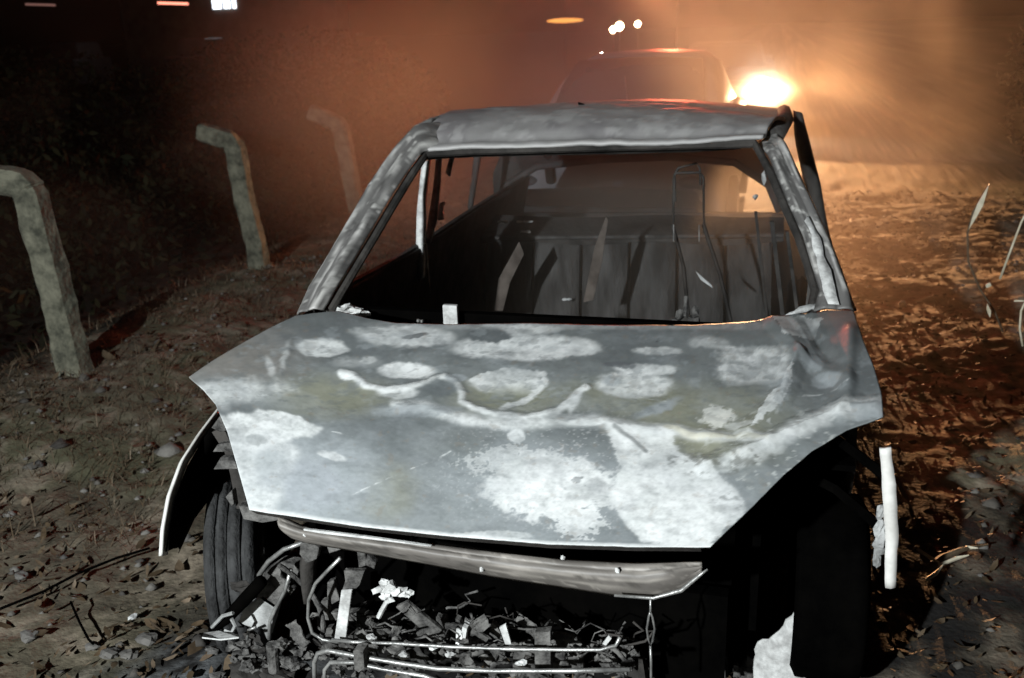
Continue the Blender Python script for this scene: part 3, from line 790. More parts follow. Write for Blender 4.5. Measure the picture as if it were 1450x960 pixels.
def front_end():
    P = lambda y: (lambda u, v: at(u, v, y=y))
    r_ = random.Random(5)
    # upper crossmember
    strip_grid('front_crossmember', [(395, 731), (430, 747), (500, 757), (600, 770), (700, 783), (800, 794), (900, 799), (994, 797)],
               [(418, 762), (440, 768), (500, 778), (600, 796), (700, 815), (800, 830), (870, 841), (925, 845), (965, 833), (994, 808)], P(.05),
               lambda T: .034*np.sin(np.pi*np.clip(T, 0, 1))**.7-.006*np.exp(-((T-.25)/.06)**2), car, rows=16, cols=160, seed=3.3, warm=.06, solid=.004, tone=.45, taper=0)
    mb = MB(); mb.tube([at(u, v, y=.0) for u, v in [(870, 843), (925, 847), (965, 836), (990, 815), (1002, 806)]], [.003, .004, .005, .004, .002], 6); mb.build('edge_highlight', 'steel', car, True)  # thin steel tube stands in for the highlight at the beam's right end
    mb = MB(); mb.slab([at(u, v, y=.02) for u, v in [(430, 749), (520, 760), (610, 773)]], [at(u, v, y=.018) for u, v in [(430, 752.5), (520, 763), (610, 774)]], (0, .006, 0)); mb.build('beam_highlight', 'white', car)  # white strip paints a highlight streak along the beam's left part
    for u, v in [(682, 806), (874, 808), (797, 790), (431, 757)]:
        mb = MB(); mb.chunk(at(u, v, y=.015), .006, .3, u, 1); mb.build('bolt', 'white', car)
    # left headlamp mount
    mb = MB(); mb.poly([P(.12)(u, v) for u, v in [(338, 716), (395, 727), (402, 735), (372, 740), (345, 735)]], (0, .03, 0)); mb.build('headlamp_bracket', 'castm', car)
    mb = MB(); mb.poly([P(.33)(u, v) for u, v in [(300, 612), (316, 605), (332, 640), (345, 690), (350, 722), (335, 720), (326, 672), (318, 640)]], (0, .03, 0)); mb.build('fender_bracket', 'dark', car)
    for q in ([(301, 640), (308, 629), (326, 627), (330, 640)], [(302, 665), (312, 648), (330, 648), (336, 664)], [(319, 704), (328, 694), (331, 714), (328, 718)], [(299, 606), (312, 588), (320, 610), (312, 612)]):
        mb = MB(); mb.poly([P(.31)(u, v) for u, v in q], (0, .02, 0)); mb.build('bracket_tab', 'castm', car, bevel=.002)
    # wing lips
    px_slab(None, [(308, 578), (282, 612), (256, 652), (238, 702), (229, 750), (227, 787)], [(313, 583), (287, 617), (261, 658), (243, 705), (235, 753), (233, 787)], lambda u, v: at(u, v, x=-.88), (.005, .008, 0), 'lip', car, 3, (-.008, -.004, 0), n=30, name='wing_edge')
    px_slab(None, [(1246, 636), (1249, 690), (1254, 760), (1253, 833)], [(1262, 634), (1269, 690), (1272, 760), (1268, 832)], lambda u, v: at(u, v, y=.22), (0, .012, 0), 'lip', car, 2, (0, -.004, 0), n=20, name='wing_edge', rough=.001)
    mb = MB()
    for k, (u, v, r) in enumerate([(1248, 725, .012), (1246, 748, .016), (1244, 772, .018), (1242, 793, .012), (1249, 760, .018)]): mb.chunk(at(u, v, y=.235), r, .4, k, 2, (.7, .5, 1.5))
    mb.build('melted_liner', 'ash', car)
    for v in (680, 760):
        mb = MB(); e = at(1262, v, y=.235); mb.tube([e, e+np.array([-.10, .20, .0]), (.61, .62, float(e[2]))], .012, 6); mb.build('wing_stay', 'soot', car)
    mb = MB(); A = [at(u, v, x=-.87) for u, v in [(312, 586), (288, 620), (264, 662), (246, 708), (238, 752), (234, 782)]]
    B = [at(u, v, y=.47) for u, v in [(322, 592), (330, 640), (326, 682), (300, 702), (274, 736), (252, 784)]]
    mb.slab(A, B, (0, .006, 0), 4, (0, .03, .0)); mb.build('wing_liner', 'soot', car, True)
    mb = MB(); mb.poly([at(u, v, y=.52) for u, v in [(318, 690), (345, 700), (420, 760), (400, 800), (300, 770), (290, 740)]], (0, .01, 0)); mb.build('scorched_liner', 'soot', car)
    # inner arches, black
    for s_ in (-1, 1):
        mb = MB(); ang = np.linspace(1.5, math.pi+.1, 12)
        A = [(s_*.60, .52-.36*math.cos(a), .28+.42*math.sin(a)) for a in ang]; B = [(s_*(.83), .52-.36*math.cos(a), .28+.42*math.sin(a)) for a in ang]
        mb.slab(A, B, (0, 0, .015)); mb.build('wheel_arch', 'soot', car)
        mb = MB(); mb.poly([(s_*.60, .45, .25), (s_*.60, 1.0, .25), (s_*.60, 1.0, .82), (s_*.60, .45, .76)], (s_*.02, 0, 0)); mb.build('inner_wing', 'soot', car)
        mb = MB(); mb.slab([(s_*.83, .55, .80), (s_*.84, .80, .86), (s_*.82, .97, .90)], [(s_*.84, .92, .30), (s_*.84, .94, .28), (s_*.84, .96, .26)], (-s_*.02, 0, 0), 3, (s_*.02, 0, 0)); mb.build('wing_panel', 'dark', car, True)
    # liner remnant above the left tyre
    px_slab(None, [(288, 762), (300, 728), (318, 702)], [(330, 740), (338, 722), (345, 712)], P(.40), (0, .01, 0), 'dark', car, 2, (0, -.01, 0), name='liner_remnant', rough=.004)
    # wheels
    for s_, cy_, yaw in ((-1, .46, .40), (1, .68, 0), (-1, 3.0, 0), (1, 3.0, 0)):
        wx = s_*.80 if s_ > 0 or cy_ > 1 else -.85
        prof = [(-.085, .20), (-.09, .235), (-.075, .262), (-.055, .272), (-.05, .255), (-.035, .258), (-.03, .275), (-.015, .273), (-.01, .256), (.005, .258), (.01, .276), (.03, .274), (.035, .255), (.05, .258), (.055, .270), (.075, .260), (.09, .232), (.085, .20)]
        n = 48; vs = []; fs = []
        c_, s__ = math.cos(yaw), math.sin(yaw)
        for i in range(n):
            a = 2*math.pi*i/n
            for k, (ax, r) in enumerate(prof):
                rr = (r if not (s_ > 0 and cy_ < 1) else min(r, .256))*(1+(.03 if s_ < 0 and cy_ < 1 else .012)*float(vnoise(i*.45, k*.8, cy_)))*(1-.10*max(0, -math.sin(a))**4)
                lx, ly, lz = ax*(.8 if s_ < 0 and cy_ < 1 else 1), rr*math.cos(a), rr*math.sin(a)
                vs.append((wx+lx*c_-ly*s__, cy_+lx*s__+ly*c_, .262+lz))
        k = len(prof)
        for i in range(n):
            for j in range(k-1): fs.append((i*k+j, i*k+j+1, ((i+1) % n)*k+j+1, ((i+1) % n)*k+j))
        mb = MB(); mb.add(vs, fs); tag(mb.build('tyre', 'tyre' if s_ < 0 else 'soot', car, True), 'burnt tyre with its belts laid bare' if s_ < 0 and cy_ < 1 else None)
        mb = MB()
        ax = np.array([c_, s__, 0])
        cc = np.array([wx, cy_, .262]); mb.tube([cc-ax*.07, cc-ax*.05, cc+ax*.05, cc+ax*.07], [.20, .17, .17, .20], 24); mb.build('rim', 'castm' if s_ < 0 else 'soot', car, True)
    # headlamp carcass
    Q = P(.16)
    mb = MB(); mb.poly([Q(u, v) for u, v in [(372, 812), (395, 797), (418, 800), (424, 812), (410, 830), (398, 852), (388, 862), (362, 845), (368, 825)]], (0, .04, 0)); mb.build('lamp_housing', 'castm', car, bevel=.004)
    mb = MB(); mb.poly([Q(u, v) for u, v in [(345, 862), (372, 845), (392, 858), (385, 882), (378, 905), (372, 890), (352, 888), (338, 880)]], (0, .03, 0)); mb.build('lamp_reflector', 'ash', car)
    mb = MB(); mb.tube([P(.10)(u, v) for u, v in [(371, 822), (350, 845), (322, 875), (300, 892)]], [.016, .017, .015, .012], 8); mb.build('rubber_hose', 'soot', car, True)
    mb = MB(); mb.tube([P(.12)(u, v) for u, v in [(366, 815), (380, 795), (402, 778), (430, 768)]], .006, 6); mb.tube([P(.12)(u, v) for u, v in [(412, 806), (404, 835), (390, 862), (382, 880), (381, 905)]], .005, 6)
    mb.tube([P(.12)(u, v) for u, v in [(350, 905), (352, 892), (362, 888)]], .004, 6); mb.build('lamp_bezel', 'steel', car, True)
    mb = MB(); mb.tube([P(.08)(u, v) for u, v in [(300, 888), (316, 872), (330, 868)]], .005, 6); mb.tube([P(.08)(u, v) for u, v in [(318, 893), (328, 896), (333, 886), (328, 876)]], .005, 6); mb.build('hose_clip', 'ash', car)
    mb = MB(); mb.slab([P(.08)(u, v) for u, v in [(288, 896), (310, 893), (336, 898)]], [P(.02)(u, v) for u, v in [(286, 902), (312, 905), (338, 902)]], (0, 0, -.004)); mb.build('undertray_strip', 'white', car)
    mb = MB(); mb.tube([P(.10)(385, 912), P(.10)(388, 950)], [.015, .014], 10); mb.build('bump_stop', 'castm', car)
    mb = MB()
    for k in range(26):
        mb.chunk(at(r_.uniform(330, 440), r_.uniform(908, 945), y=r_.uniform(.1, .2)), r_.uniform(.006, .017), .6, k+700, 2, (1.3, 1, .8))
    tag(mb.build('cinders', 'castm', car), kind='stuff')
    # fan shroud: curved duct, oval wire
    px_slab(None, [(428, 778), (424, 800), (426, 830), (432, 850)], [(452, 772), (444, 800), (442, 830), (440, 850)], P(.12), (0, .02, 0), 'dark', car, 3, (0, -.02, 0), name='air_duct')
    for q in ([(425, 770), (440, 766), (452, 776), (448, 792), (434, 798), (424, 785)], [(462, 772), (476, 769), (484, 778), (466, 784)], [(505, 780), (516, 778), (520, 800), (508, 805)], [(520, 785), (532, 798), (530, 806), (516, 800)]):
        mb = MB(); c = np.mean([P(.08)(u, v) for u, v in q], axis=0); mb.poly([P(.08)(u, v) for u, v in q], (0, .02, 0)); mb.build('broken_bracket', 'castm', car, bevel=.002)
    mb = MB(); mb.tube([P(.04)(u, v) for u, v in [(482, 790), (466, 806), (447, 826), (437, 850), (436, 875), (442, 896), (458, 906), (480, 909)]], .0045, 6); mb.build('oval_wire', 'steel', car, True)
    mb = MB(); mb.poly([P(.05)(u, v) for u, v in [(487, 808), (516, 808), (509, 828), (500, 838), (484, 838), (489, 822)]], (0, .012, 0)); mb.build('stay_head', 'castm', car)
    mb = MB(); mb.poly([P(.03)(u, v) for u, v in [(483, 836), (498, 836), (489, 908), (473, 906)]], (0, .008, 0)); mb.build('pale_stay', 'white', car, bevel=.002)
    for q in ([(463, 825), (472, 822), (481, 850), (470, 856), (463, 845)], [(454, 852), (464, 850), (466, 868), (504, 866), (505, 880), (456, 878)], [(462, 890), (476, 888), (478, 902), (460, 902)]):
        mb = MB(); mb.poly([P(.12)(u, v) for u, v in q], (0, .02, 0)); mb.build('radiator_block', 'castm', car, bevel=.002)
    # pipes
    mb = MB(); mb.tube([P(.0)(u, v) for u, v in [(470, 906), (500, 909), (560, 911), (640, 916), (720, 919), (800, 920), (850, 920), (872, 914), (878, 902)]], .0042, 7); mb.build('pipe', 'steel', car, True)
    mb = MB(); mb.tube([P(-.02)(u, v) for u, v in [(446, 975), (445, 938), (450, 925), (465, 921), (500, 928), (560, 938), (620, 947), (700, 950), (800, 950), (892, 948)]], .0055, 7); mb.build('pipe', 'steel', car, True)
    mb = MB(); mb.tube([P(-.03)(u, v) for u, v in [(459, 975), (460, 948), (468, 938), (500, 938), (540, 947), (600, 957), (640, 970)]], .005, 7); mb.build('pipe', 'steel', car, True)
    mb = MB(); mb.slab([P(-.045)(u, v) for u, v in [(500, 922), (507, 920), (514, 922)]], [P(-.045)(u, v) for u, v in [(502, 948), (508, 952), (516, 946)]], (0, .03, 0)); mb.build('pipe_clamp', 'castm', car)
    # mangled alloy remains on the heap
    mb = MB()
    for k, (u, v, r) in enumerate([(540, 835, .013), (552, 832, .016), (566, 838, .014), (578, 842, .010), (548, 845, .012), (545, 824, .008)]): mb.chunk(P(.06)(u, v), r, .6, k+9, 2, (1.2, .8, .9))
    mb.tube([P(.07)(u, v) for u, v in [(550, 848), (542, 862), (536, 874)]], .006, 6); mb.build('melted_casting', 'white', car)
    mb = MB(); mb.slab([P(.10)(560, 860), P(.10)(612, 905)], [P(.10)(576, 852), P(.10)(626, 893)], (0, .012, 0)); mb.build('bent_plate', 'castm', car, bevel=.002)
    def spiky(cx, cy_, wid, hgt, n, y, name, m):
        mb = MB()
        for k in range(n):
            u = cx+r_.uniform(-wid, wid); h = hgt*r_.uniform(.4, .9); b = cy_+r_.uniform(-4, 6); l = r_.uniform(-9, 9); ww = r_.uniform(5, 12)
            yy = y+r_.uniform(-.02, .06)
            mb.poly([at(u-ww, b, y=yy), at(u-ww*.6+l*.5, b-h*.6, y=yy+.01), at(u+l-3, b-h, y=yy+r_.uniform(-.01, .02)), at(u+l+3, b-h*.9, y=yy), at(u+ww*.7+l*.5, b-h*.55, y=yy), at(u+ww, b, y=yy)], (0, r_.uniform(.006, .02), 0))
        mb.build(name, m, car)
    spiky(625, 905, 28, 42, 9, .12, 'torn_fins', 'castm'); spiky(652, 915, 8, 38, 3, .06, 'torn_fins', 'white'); spiky(680, 910, 24, 34, 8, .14, 'torn_fins', 'castm')
    spiky(520, 905, 26, 22, 6, .10, 'torn_fins', 'castm'); spiky(1035, 962, 35, 42, 14, .55, 'torn_fins', 'castm'); spiky(905, 962, 20, 50, 5, .20, 'torn_fins', 'dark')
    mb = MB(); mb.poly([P(.04)(u, v) for u, v in [(707, 889), (716, 884), (724, 912), (716, 914)]], (0, .006, 0)); mb.build('alloy_sliver', 'white', car)
    mb = MB(); mb.poly([P(.04)(u, v) for u, v in [(853, 912), (862, 900), (866, 904), (858, 914)]], (0, .006, 0)); mb.build('alloy_sliver', 'white', car)
    mb = MB(); mb.slab([P(.05)(757, 896), P(.05)(779, 894)], [P(.05)(760, 975), P(.05)(782, 975)], (0, .02, 0), 2, (0, -.008, 0)); mb.build('centre_stay', 'castm', car)
    px_slab(None, [(730, 915), (770, 898), (812, 905), (826, 920)], [(728, 948), (770, 950), (815, 952), (828, 948)], P(.13), (0, .02, 0), 'castm', car, 3, (0, -.01, 0), name='radiator_core', rough=.003)
    # heap of ash and broken bits
    mb = MB()
    for k in range(170):
        u = r_.uniform(455, 900); v = r_.uniform(905, 975)-8*math.sin((u-455)/445*math.pi); y = r_.uniform(.02, .24)
        p = at(u, v+r_.uniform(0, 14), y=y); mb.chunk(p, r_.uniform(.004, .015), .7, k+100, 2, (r_.uniform(.7, 1.6), 1, r_.uniform(.5, 1.1)))
    tag(mb.build('ash_heap', 'castm', car), kind='stuff')
    for k, (u, v, r) in enumerate([(572, 928, .012), (540, 920, .008), (636, 926, .011), (665, 935, .008), (738, 940, .010), (800, 943, .012), (612, 915, .009), (500, 905, .010), (526, 902, .010), (560, 905, .009)]):
        mb = MB(); mb.chunk(P(.03)(u, v), r, .35, k+60, 2, (1.2, 1, .8)); mb.build('pale_clinker', 'white' if k % 2 == 0 else 'castm', car)
    for k in range(14):
        u, v = r_.uniform(300, 440), r_.uniform(915, 960)
        mb = MB(); p = at(u, v, z=.03); mb.chunk(p, r_.uniform(.012, .035), .4, k+300, 2, (1.3, 1, .6)); mb.build('charred_lump', 'castm' if k % 3 else 'dark', car)
    def crumple(u, v, y, w, h, seed, m):
        n = 12; g = np.linspace(-.5, .5, n); A, B = np.meshgrid(g, g); c = at(u, v, y=y); q = random.Random(seed); a = q.uniform(-1.2, 1.2)
        dz_ = .35*w*fbm(A*3+seed, B*3, seed)+.15*w*np.abs(fbm(A*7, B*7+seed, seed, 2))
        xx = A*w*math.cos(a)-B*h*math.sin(a); zz = A*w*math.sin(a)+B*h*math.cos(a)
        grid_mesh('crumpled_sheet', c[0]+xx, c[1]+dz_, c[2]+zz, m, car, solid=.0015, smooth=False)
    for k in range(16):
        crumple(r_.uniform(470, 890), r_.uniform(885, 945), r_.uniform(.06, .2), r_.uniform(.03, .08), r_.uniform(.015, .04), k*3.7, 'castm')
    for k, (u, v) in enumerate([(345, 835), (400, 825), (360, 910), (420, 900), (600, 880), (700, 935)]):
        crumple(u, v, .14, .07, .04, 50+k*2.3, 'castm' if k % 2 else 'dark')
    for (a0, b0, c0, w0) in (((590, 900), (640, 870), (690, 905), .007), ((640, 935), (720, 905), (800, 930), .006), ((820, 930), (850, 890), (885, 935), .005), ((395, 800), (470, 850), (455, 905), .006), ((520, 880), (580, 905), (600, 940), .008)):
        q = [at(*(np.array(a0)*(1-t)**2+2*np.array(b0)*t*(1-t)+np.array(c0)*t*t), y=.10+.03*math.sin(5*t)) for t in np.linspace(0, 1, 22)]
        mb = MB(); mb.tube(q, [w0*(1+.18*(i % 2)) for i in range(22)], 8); mb.build('corrugated_hose', 'castm', car)
    for k in range(55):
        u, v = r_.uniform(440, 880), r_.uniform(868, 935); y = r_.uniform(.06, .22); q = []
        for j in range(6):
            q.append(at(u, v, y=y)); u += r_.uniform(-16, 26); v += r_.uniform(-13, 13); y += r_.uniform(-.02, .02)
        mb = MB(); mb.tube(q, r_.uniform(.0015, .0035), 5); mb.build('burnt_wire', 'castm' if k % 3 else 'dark', car, True)
    # engine, black
    mb = MB(); mb.chunk((0.0, .62, .40), .30, .25, 4, 3, (1.5, .8, .75)); mb.chunk((.35, .6, .42), .2, .3, 8, 3); mb.build('engine', 'soot', car)
    mb = MB(); mb.box((0, .33, .30), (1.1, .04, .26)); mb.build('radiator_panel', 'soot', car)
    for s_ in (-.52, .52):
        mb = MB(); mb.box((s_, .85, .38), (.07, .9, .10)); mb.build('chassis_rail', 'soot', car)
    # hanging wire with a loop
    mb = MB(); mb.tube([P(.05)(u, v) for u, v in [(921, 848), (921, 866), (924, 874), (927, 890), (924, 908), (921, 914), (918, 905), (916, 890), (919, 872), (921, 866)]], .0026, 6)
    mb.tube([P(.05)(u, v) for u, v in [(921, 914), (922, 940), (922, 975)]], .003, 6); mb.build('hanging_wire', 'steel', car, True)
    # pale sheet at the right, its right side shaped to a shadow's edge
    px_slab(None, [(1066, 975), (1070, 912), (1098, 898), (1127, 866)], [(1150, 975), (1146, 950), (1138, 920), (1129, 868)], lambda u, v: at(u, v, y=.50), (0, .008, 0), 'white', car, 3, (0, -.02, 0), n=16, name='pale_lit_sheet', rough=.004)


front_end()

# ---------------------------------------------------------------- fence posts
def post(pxs, base, width_px, label):
    b = at(*base, z=0.); y = b[1]; z0 = float(gz(b[0], b[1]))
    c = [at(u, v, y=y-.0) for u, v in pxs]
    c[0] = c[0]+(c[0]-c[1])/np.linalg.norm(c[0]-c[1])*.25
    root = empty('fence_post', (b[0], b[1], z0)); tag(root, label, 'fence post', 'bent concrete fence posts along the track')
    # square section with chamfers following the bend
    d = np.linalg.norm(b-CAM); hw = width_px*d/F/2
    pts = [np.array(p)-np.array([b[0], b[1], z0]) for p in c]
    dense = []
    for i in range(len(pts)-1):
        for k in range(6): dense.append(pts[i]+(pts[i+1]-pts[i])*k/6)
    dense.append(pts[-1])
    vs = []; n = len(dense)
    for i, p in enumerate(dense):
        t = dense[min(i+1, n-1)]-dense[max(i-1, 0)]; t /= np.linalg.norm(t); s = np.array([t[2], 0, -t[0]]); f = np.array([0, 1., 0])
        for a, b_ in ((-1, -.7), (-.7, -1), (.7, -1), (1, -.7), (1, .7), (.7, 1), (-.7, 1), (-1, .7)):
            k = 1+.10*float(vnoise(i*.8, a*2+b_*3, y))+.08*float(vnoise(i*2.3, a*5+b_*3, y)); tp = 1-.12*i/n
            vs.append(p+(s*a*hw+f*b_*hw*.9)*k*tp)
    fs = [(i*8+k, i*8+(k+1) % 8, (i+1)*8+(k+1) % 8, (i+1)*8+k) for i in range(n-1) for k in range(8)]+[tuple(range(7, -1, -1)), tuple(range((n-1)*8, n*8))]
    mb = MB(); mb.add(vs, fs); mb.build('post_shaft', 'concrete', root)


post([(112, 548), (98, 490), (76, 400), (44, 276), (36, 262), (-22, 249)], (112, 545), 36, 'nearest concrete fence post, thick, mossy and bent over to the left')
post([(370, 400), (363, 345), (347, 285), (334, 212), (328, 200), (284, 186)], (370, 398), 25, 'middle concrete fence post, bent over at its top, standing clear of the car')
post([(508, 310), (496, 250), (484, 186), (478, 175), (440, 158)], (508, 308), 22, 'farthest concrete fence post, pale in the smoke beside the car\'s left pillar')

# ---------------------------------------------------------------- right foreground: stalks, branch, stone
def stalk(pts, ys, r, label, heads=()):
    root = empty('dry_stalk', at(*pts[0], y=ys[0])); tag(root, label, 'dry stalk')
    L = np.array(root.location)
    P = [at(u, v, y=y)-L for (u, v), y in zip(pts, ys)]
    mb = MB(); mb.tube(P, r, 6); mb.build('stem', 'leaf' if len(heads) else 'straw', root, True)
    for (a, b, wd, y) in heads:
        p, q = at(*a, y=y)-L, at(*b, y=y)-L; s = np.array([1, 0, -.3])*wd
        mb = MB(); m = (p*.45+q*.55); mb.poly([p, m*.5+p*.5+s*.6, m+s, q, m-s*.8, m*.4+p*.6-s*.5], (0, .006, 0)); mb.build('seed_head', 'straw', root)


stalk([(1420, 470), (1408, 440), (1388, 410), (1371, 370), (1370, 330), (1378, 300), (1400, 262)], [2.6, 2.6, 2.55, 2.5, 2.5, 2.5, 2.5], .004, 'curved dry reed arching to a pale blade, right of the car',
      [((1372, 325), (1401, 260), .012, 2.49), ((1402, 450), (1398, 430), .010, 2.5), ((1397, 408), (1402, 400), .012, 2.5)])
stalk([(1416, 395), (1432, 352), (1446, 315), (1462, 285)], [2.3]*4, .0045, 'straight pale twig leaning at the right edge of the view')
stalk([(1448, 490), (1444, 465), (1446, 440), (1452, 426), (1436, 426)], [2.1]*5, .0045, 'hooked pale twig at the right edge, below the straight twig')


def branch():
    root = empty('broken_branch', at(1320, 790, z=.03)); tag(root, 'splintered pale branch lying on the dirt beside the right front corner', 'branch'); L = np.array(root.location)
    g = lambda u, v, z: at(u, v, z=z)-L
    mb = MB(); mb.tube([g(1312, 806, .04), g(1335, 790, .05), g(1362, 778, .06), g(1399, 771, .05)], [.012, .014, .009, .003], 6); mb.build('limb', 'leaf', root)
    for q in ([(1300, 778), (1318, 790), (1330, 796)], [(1312, 820), (1325, 812), (1335, 800)], [(1330, 800), (1355, 790), (1372, 786)], [(1345, 788), (1370, 775), (1385, 776)]):
        mb = MB(); mb.tube([g(u, v, .05+.01*k) for k, (u, v) in enumerate(q)], [.006, .007, .002], 5); mb.build('splinter', 'straw', root)


branch()
mb = MB(); p = at(1278, 430, z=.04); mb.chunk((0, 0, 0), .022, .25, 2, 2); o = mb.build('pale_stone', 'white'); o.location = p; tag(o, 'small pale stone catching the light on the track right of the pillar', 'stone')
mb = MB(); p = at(187, 873, z=.02); mb.chunk((0, 0, 0), .012, .25, 6, 2, (1, 1.6, .5)); o = mb.build('pale_pebble', 'white'); o.location = p; tag(o, 'small white pebble on the dark dirt left of the burnt tyre', 'stone')
for k, (u, v, r) in enumerate([(155, 925, .026), (182, 926, .022), (208, 905, .03), (130, 915, .02), (30, 815, .02), (40, 900, .025)]):
    mb = MB(); p = at(u, v, z=.01); mb.chunk((0, 0, 0), r, .3, k+20, 2, (1.2, 1, .6)); o = mb.build('stone', 'stone'); o.location = p
    tag(o, ['grey stone in the lower left corner, left one of a touching pair', 'grey stone in the lower left corner, right one of a touching pair', 'largest grey stone just above the touching pair', 'small stone just left of the touching pair',
            'small stone near the left edge, halfway between fence post and corner', 'brownish stone near the lower left corner, closest to the left edge'][k], 'stone')
mb = MB(); mb.tube([at(u, v, z=.03) for u, v in [(100, 852), (112, 880), (125, 905), (132, 912)]], .004, 5); o = mb.build('twig', 'soot'); tag(o, 'thin black twig lying on the dirt near the lower left stones', 'twig')
mb = MB(); mb.tube([at(u, v, z=.03) for u, v in [(0, 862), (60, 838), (110, 812), (165, 790), (212, 776)]], .005, 5); o = mb.build('fallen_wire', 'soot'); tag(o, 'long dark wire lying across the dirt left of the car', 'wire')


# ---------------------------------------------------------------- vehicles behind
def second_car():
    yc = 6.5
    root = empty('parked_car', (-.54, yc+1.6, 0)); tag(root, 'pale car parked in the smoke right behind the burnt car', 'car'); L = np.array([-.54, yc+1.6, 0])
    g = lambda u, v, y: at(u, v, y=y)-L
    # greenhouse cross-sections: windscreen base to roof
    mb = MB()
    secs = []
    for y, z0, z1, w0, w1 in ((yc-.55, .98, 1.0, .74, .72), (yc-.3, .98, 1.16, .75, .67), (yc+.0, .98, 1.36, .76, .60), (yc+.35, .98, 1.49, .76, .56), (yc+.9, .98, 1.52, .76, .56), (yc+1.7, .98, 1.50, .76, .55), (yc+2.3, .98, 1.38, .74, .56), (yc+2.7, .98, 1.05, .72, .64)):
        ring = []
        for a in np.linspace(0, 1, 13):
            if a < .3: q = a/.3; ring.append((-w0*(1-q)-(w1+.03)*q, y-yc-1.6, z0*(1-q)+(z1-.05)*q))
            elif a > .7: q = (1-a)/.3; ring.append((w0*(1-q)+(w1+.03)*q, y-yc-1.6, z0*(1-q)+(z1-.05)*q))
            else: q = (a-.3)/.4; ring.append((-w1+2*w1*q, y-yc-1.6, z1-.03*(2*q-1)**2*1.2))
        secs.append(ring)
    vs = [p for r in secs for p in r]; n = 13
    fs = [(i*n+k, i*n+k+1, (i+1)*n+k+1, (i+1)*n+k) for i in range(len(secs)-1) for k in range(n-1)]
    mb.add(vs, fs); mb.build('roof', 'carpaint', root, True)
    # windscreen
    mb = MB(); A = [(x, -2.12-.0, 1.03) for x in np.linspace(-.62, .62, 9)]; B = [(x*.86, -1.36, 1.475-.02*(x/.6)**2) for x in np.linspace(-.62, .62, 9)]
    mb.slab(A, B, (0, .01, -.01), 5, (0, -.05, .04)); mb.build('windscreen', 'glass', root, True)
    mb = MB(); mb.tube([(.02, -2.12, 1.08), (-.06, -1.8, 1.34)], .006, 5); mb.build('wiper', 'steel', root)
    # body
    mb = MB()
    for i, (y, zt, hw) in enumerate(((-3.1, .62, .70), (-3.0, .80, .78), (-2.6, .90, .83), (-2.1, .98, .85), (-.8, .99, .86), (.8, .98, .86), (1.3, .92, .82), (1.4, .6, .78))):
        mb.v += [(-hw*.9, y, zt), (-hw, y, zt-.10), (-hw, y, .30), (-hw*.95, y, .2), (hw*.95, y, .2), (hw, y, .30), (hw, y, zt-.10), (hw*.9, y, zt), (0, y, zt+.025)]
    for i in range(7):
        for k in range(9): mb.f.append((i*9+k, i*9+(k+1) % 9, (i+1)*9+(k+1) % 9, (i+1)*9+k))
    mb.f += [tuple(range(9)), tuple(range(71, 62, -1))]
    mb.build('body', 'carpaint', root, True)
    for x in (-.6, .6):
        mb = MB(); mb.chunk((x, -3.06, .66), .09, .02, 1, 2, (1.2, .4, .7)); mb.build('headlight', 'glass', root, True)
    mb = MB(); mb.box((0, -3.1, .42), (1.3, .06, .16)); mb.build('bumper', 'rubber', root, bevel=.02)
    for x in (-.80, .80):
        for y in (-2.35, .55):
            mb = MB(); mb.tube([(x-.1, y, .31), (x-.09, y, .31), (x+.09, y, .31), (x+.1, y, .31)], [.27, .31, .31, .27], 24); t = mb.build('wheel', 'rubber', root, True)
            mb = MB(); mb.tube([(x-.105, y, .31), (x+.105, y, .31)], .19, 16); mb.build('rim', 'steel', t)


second_car()


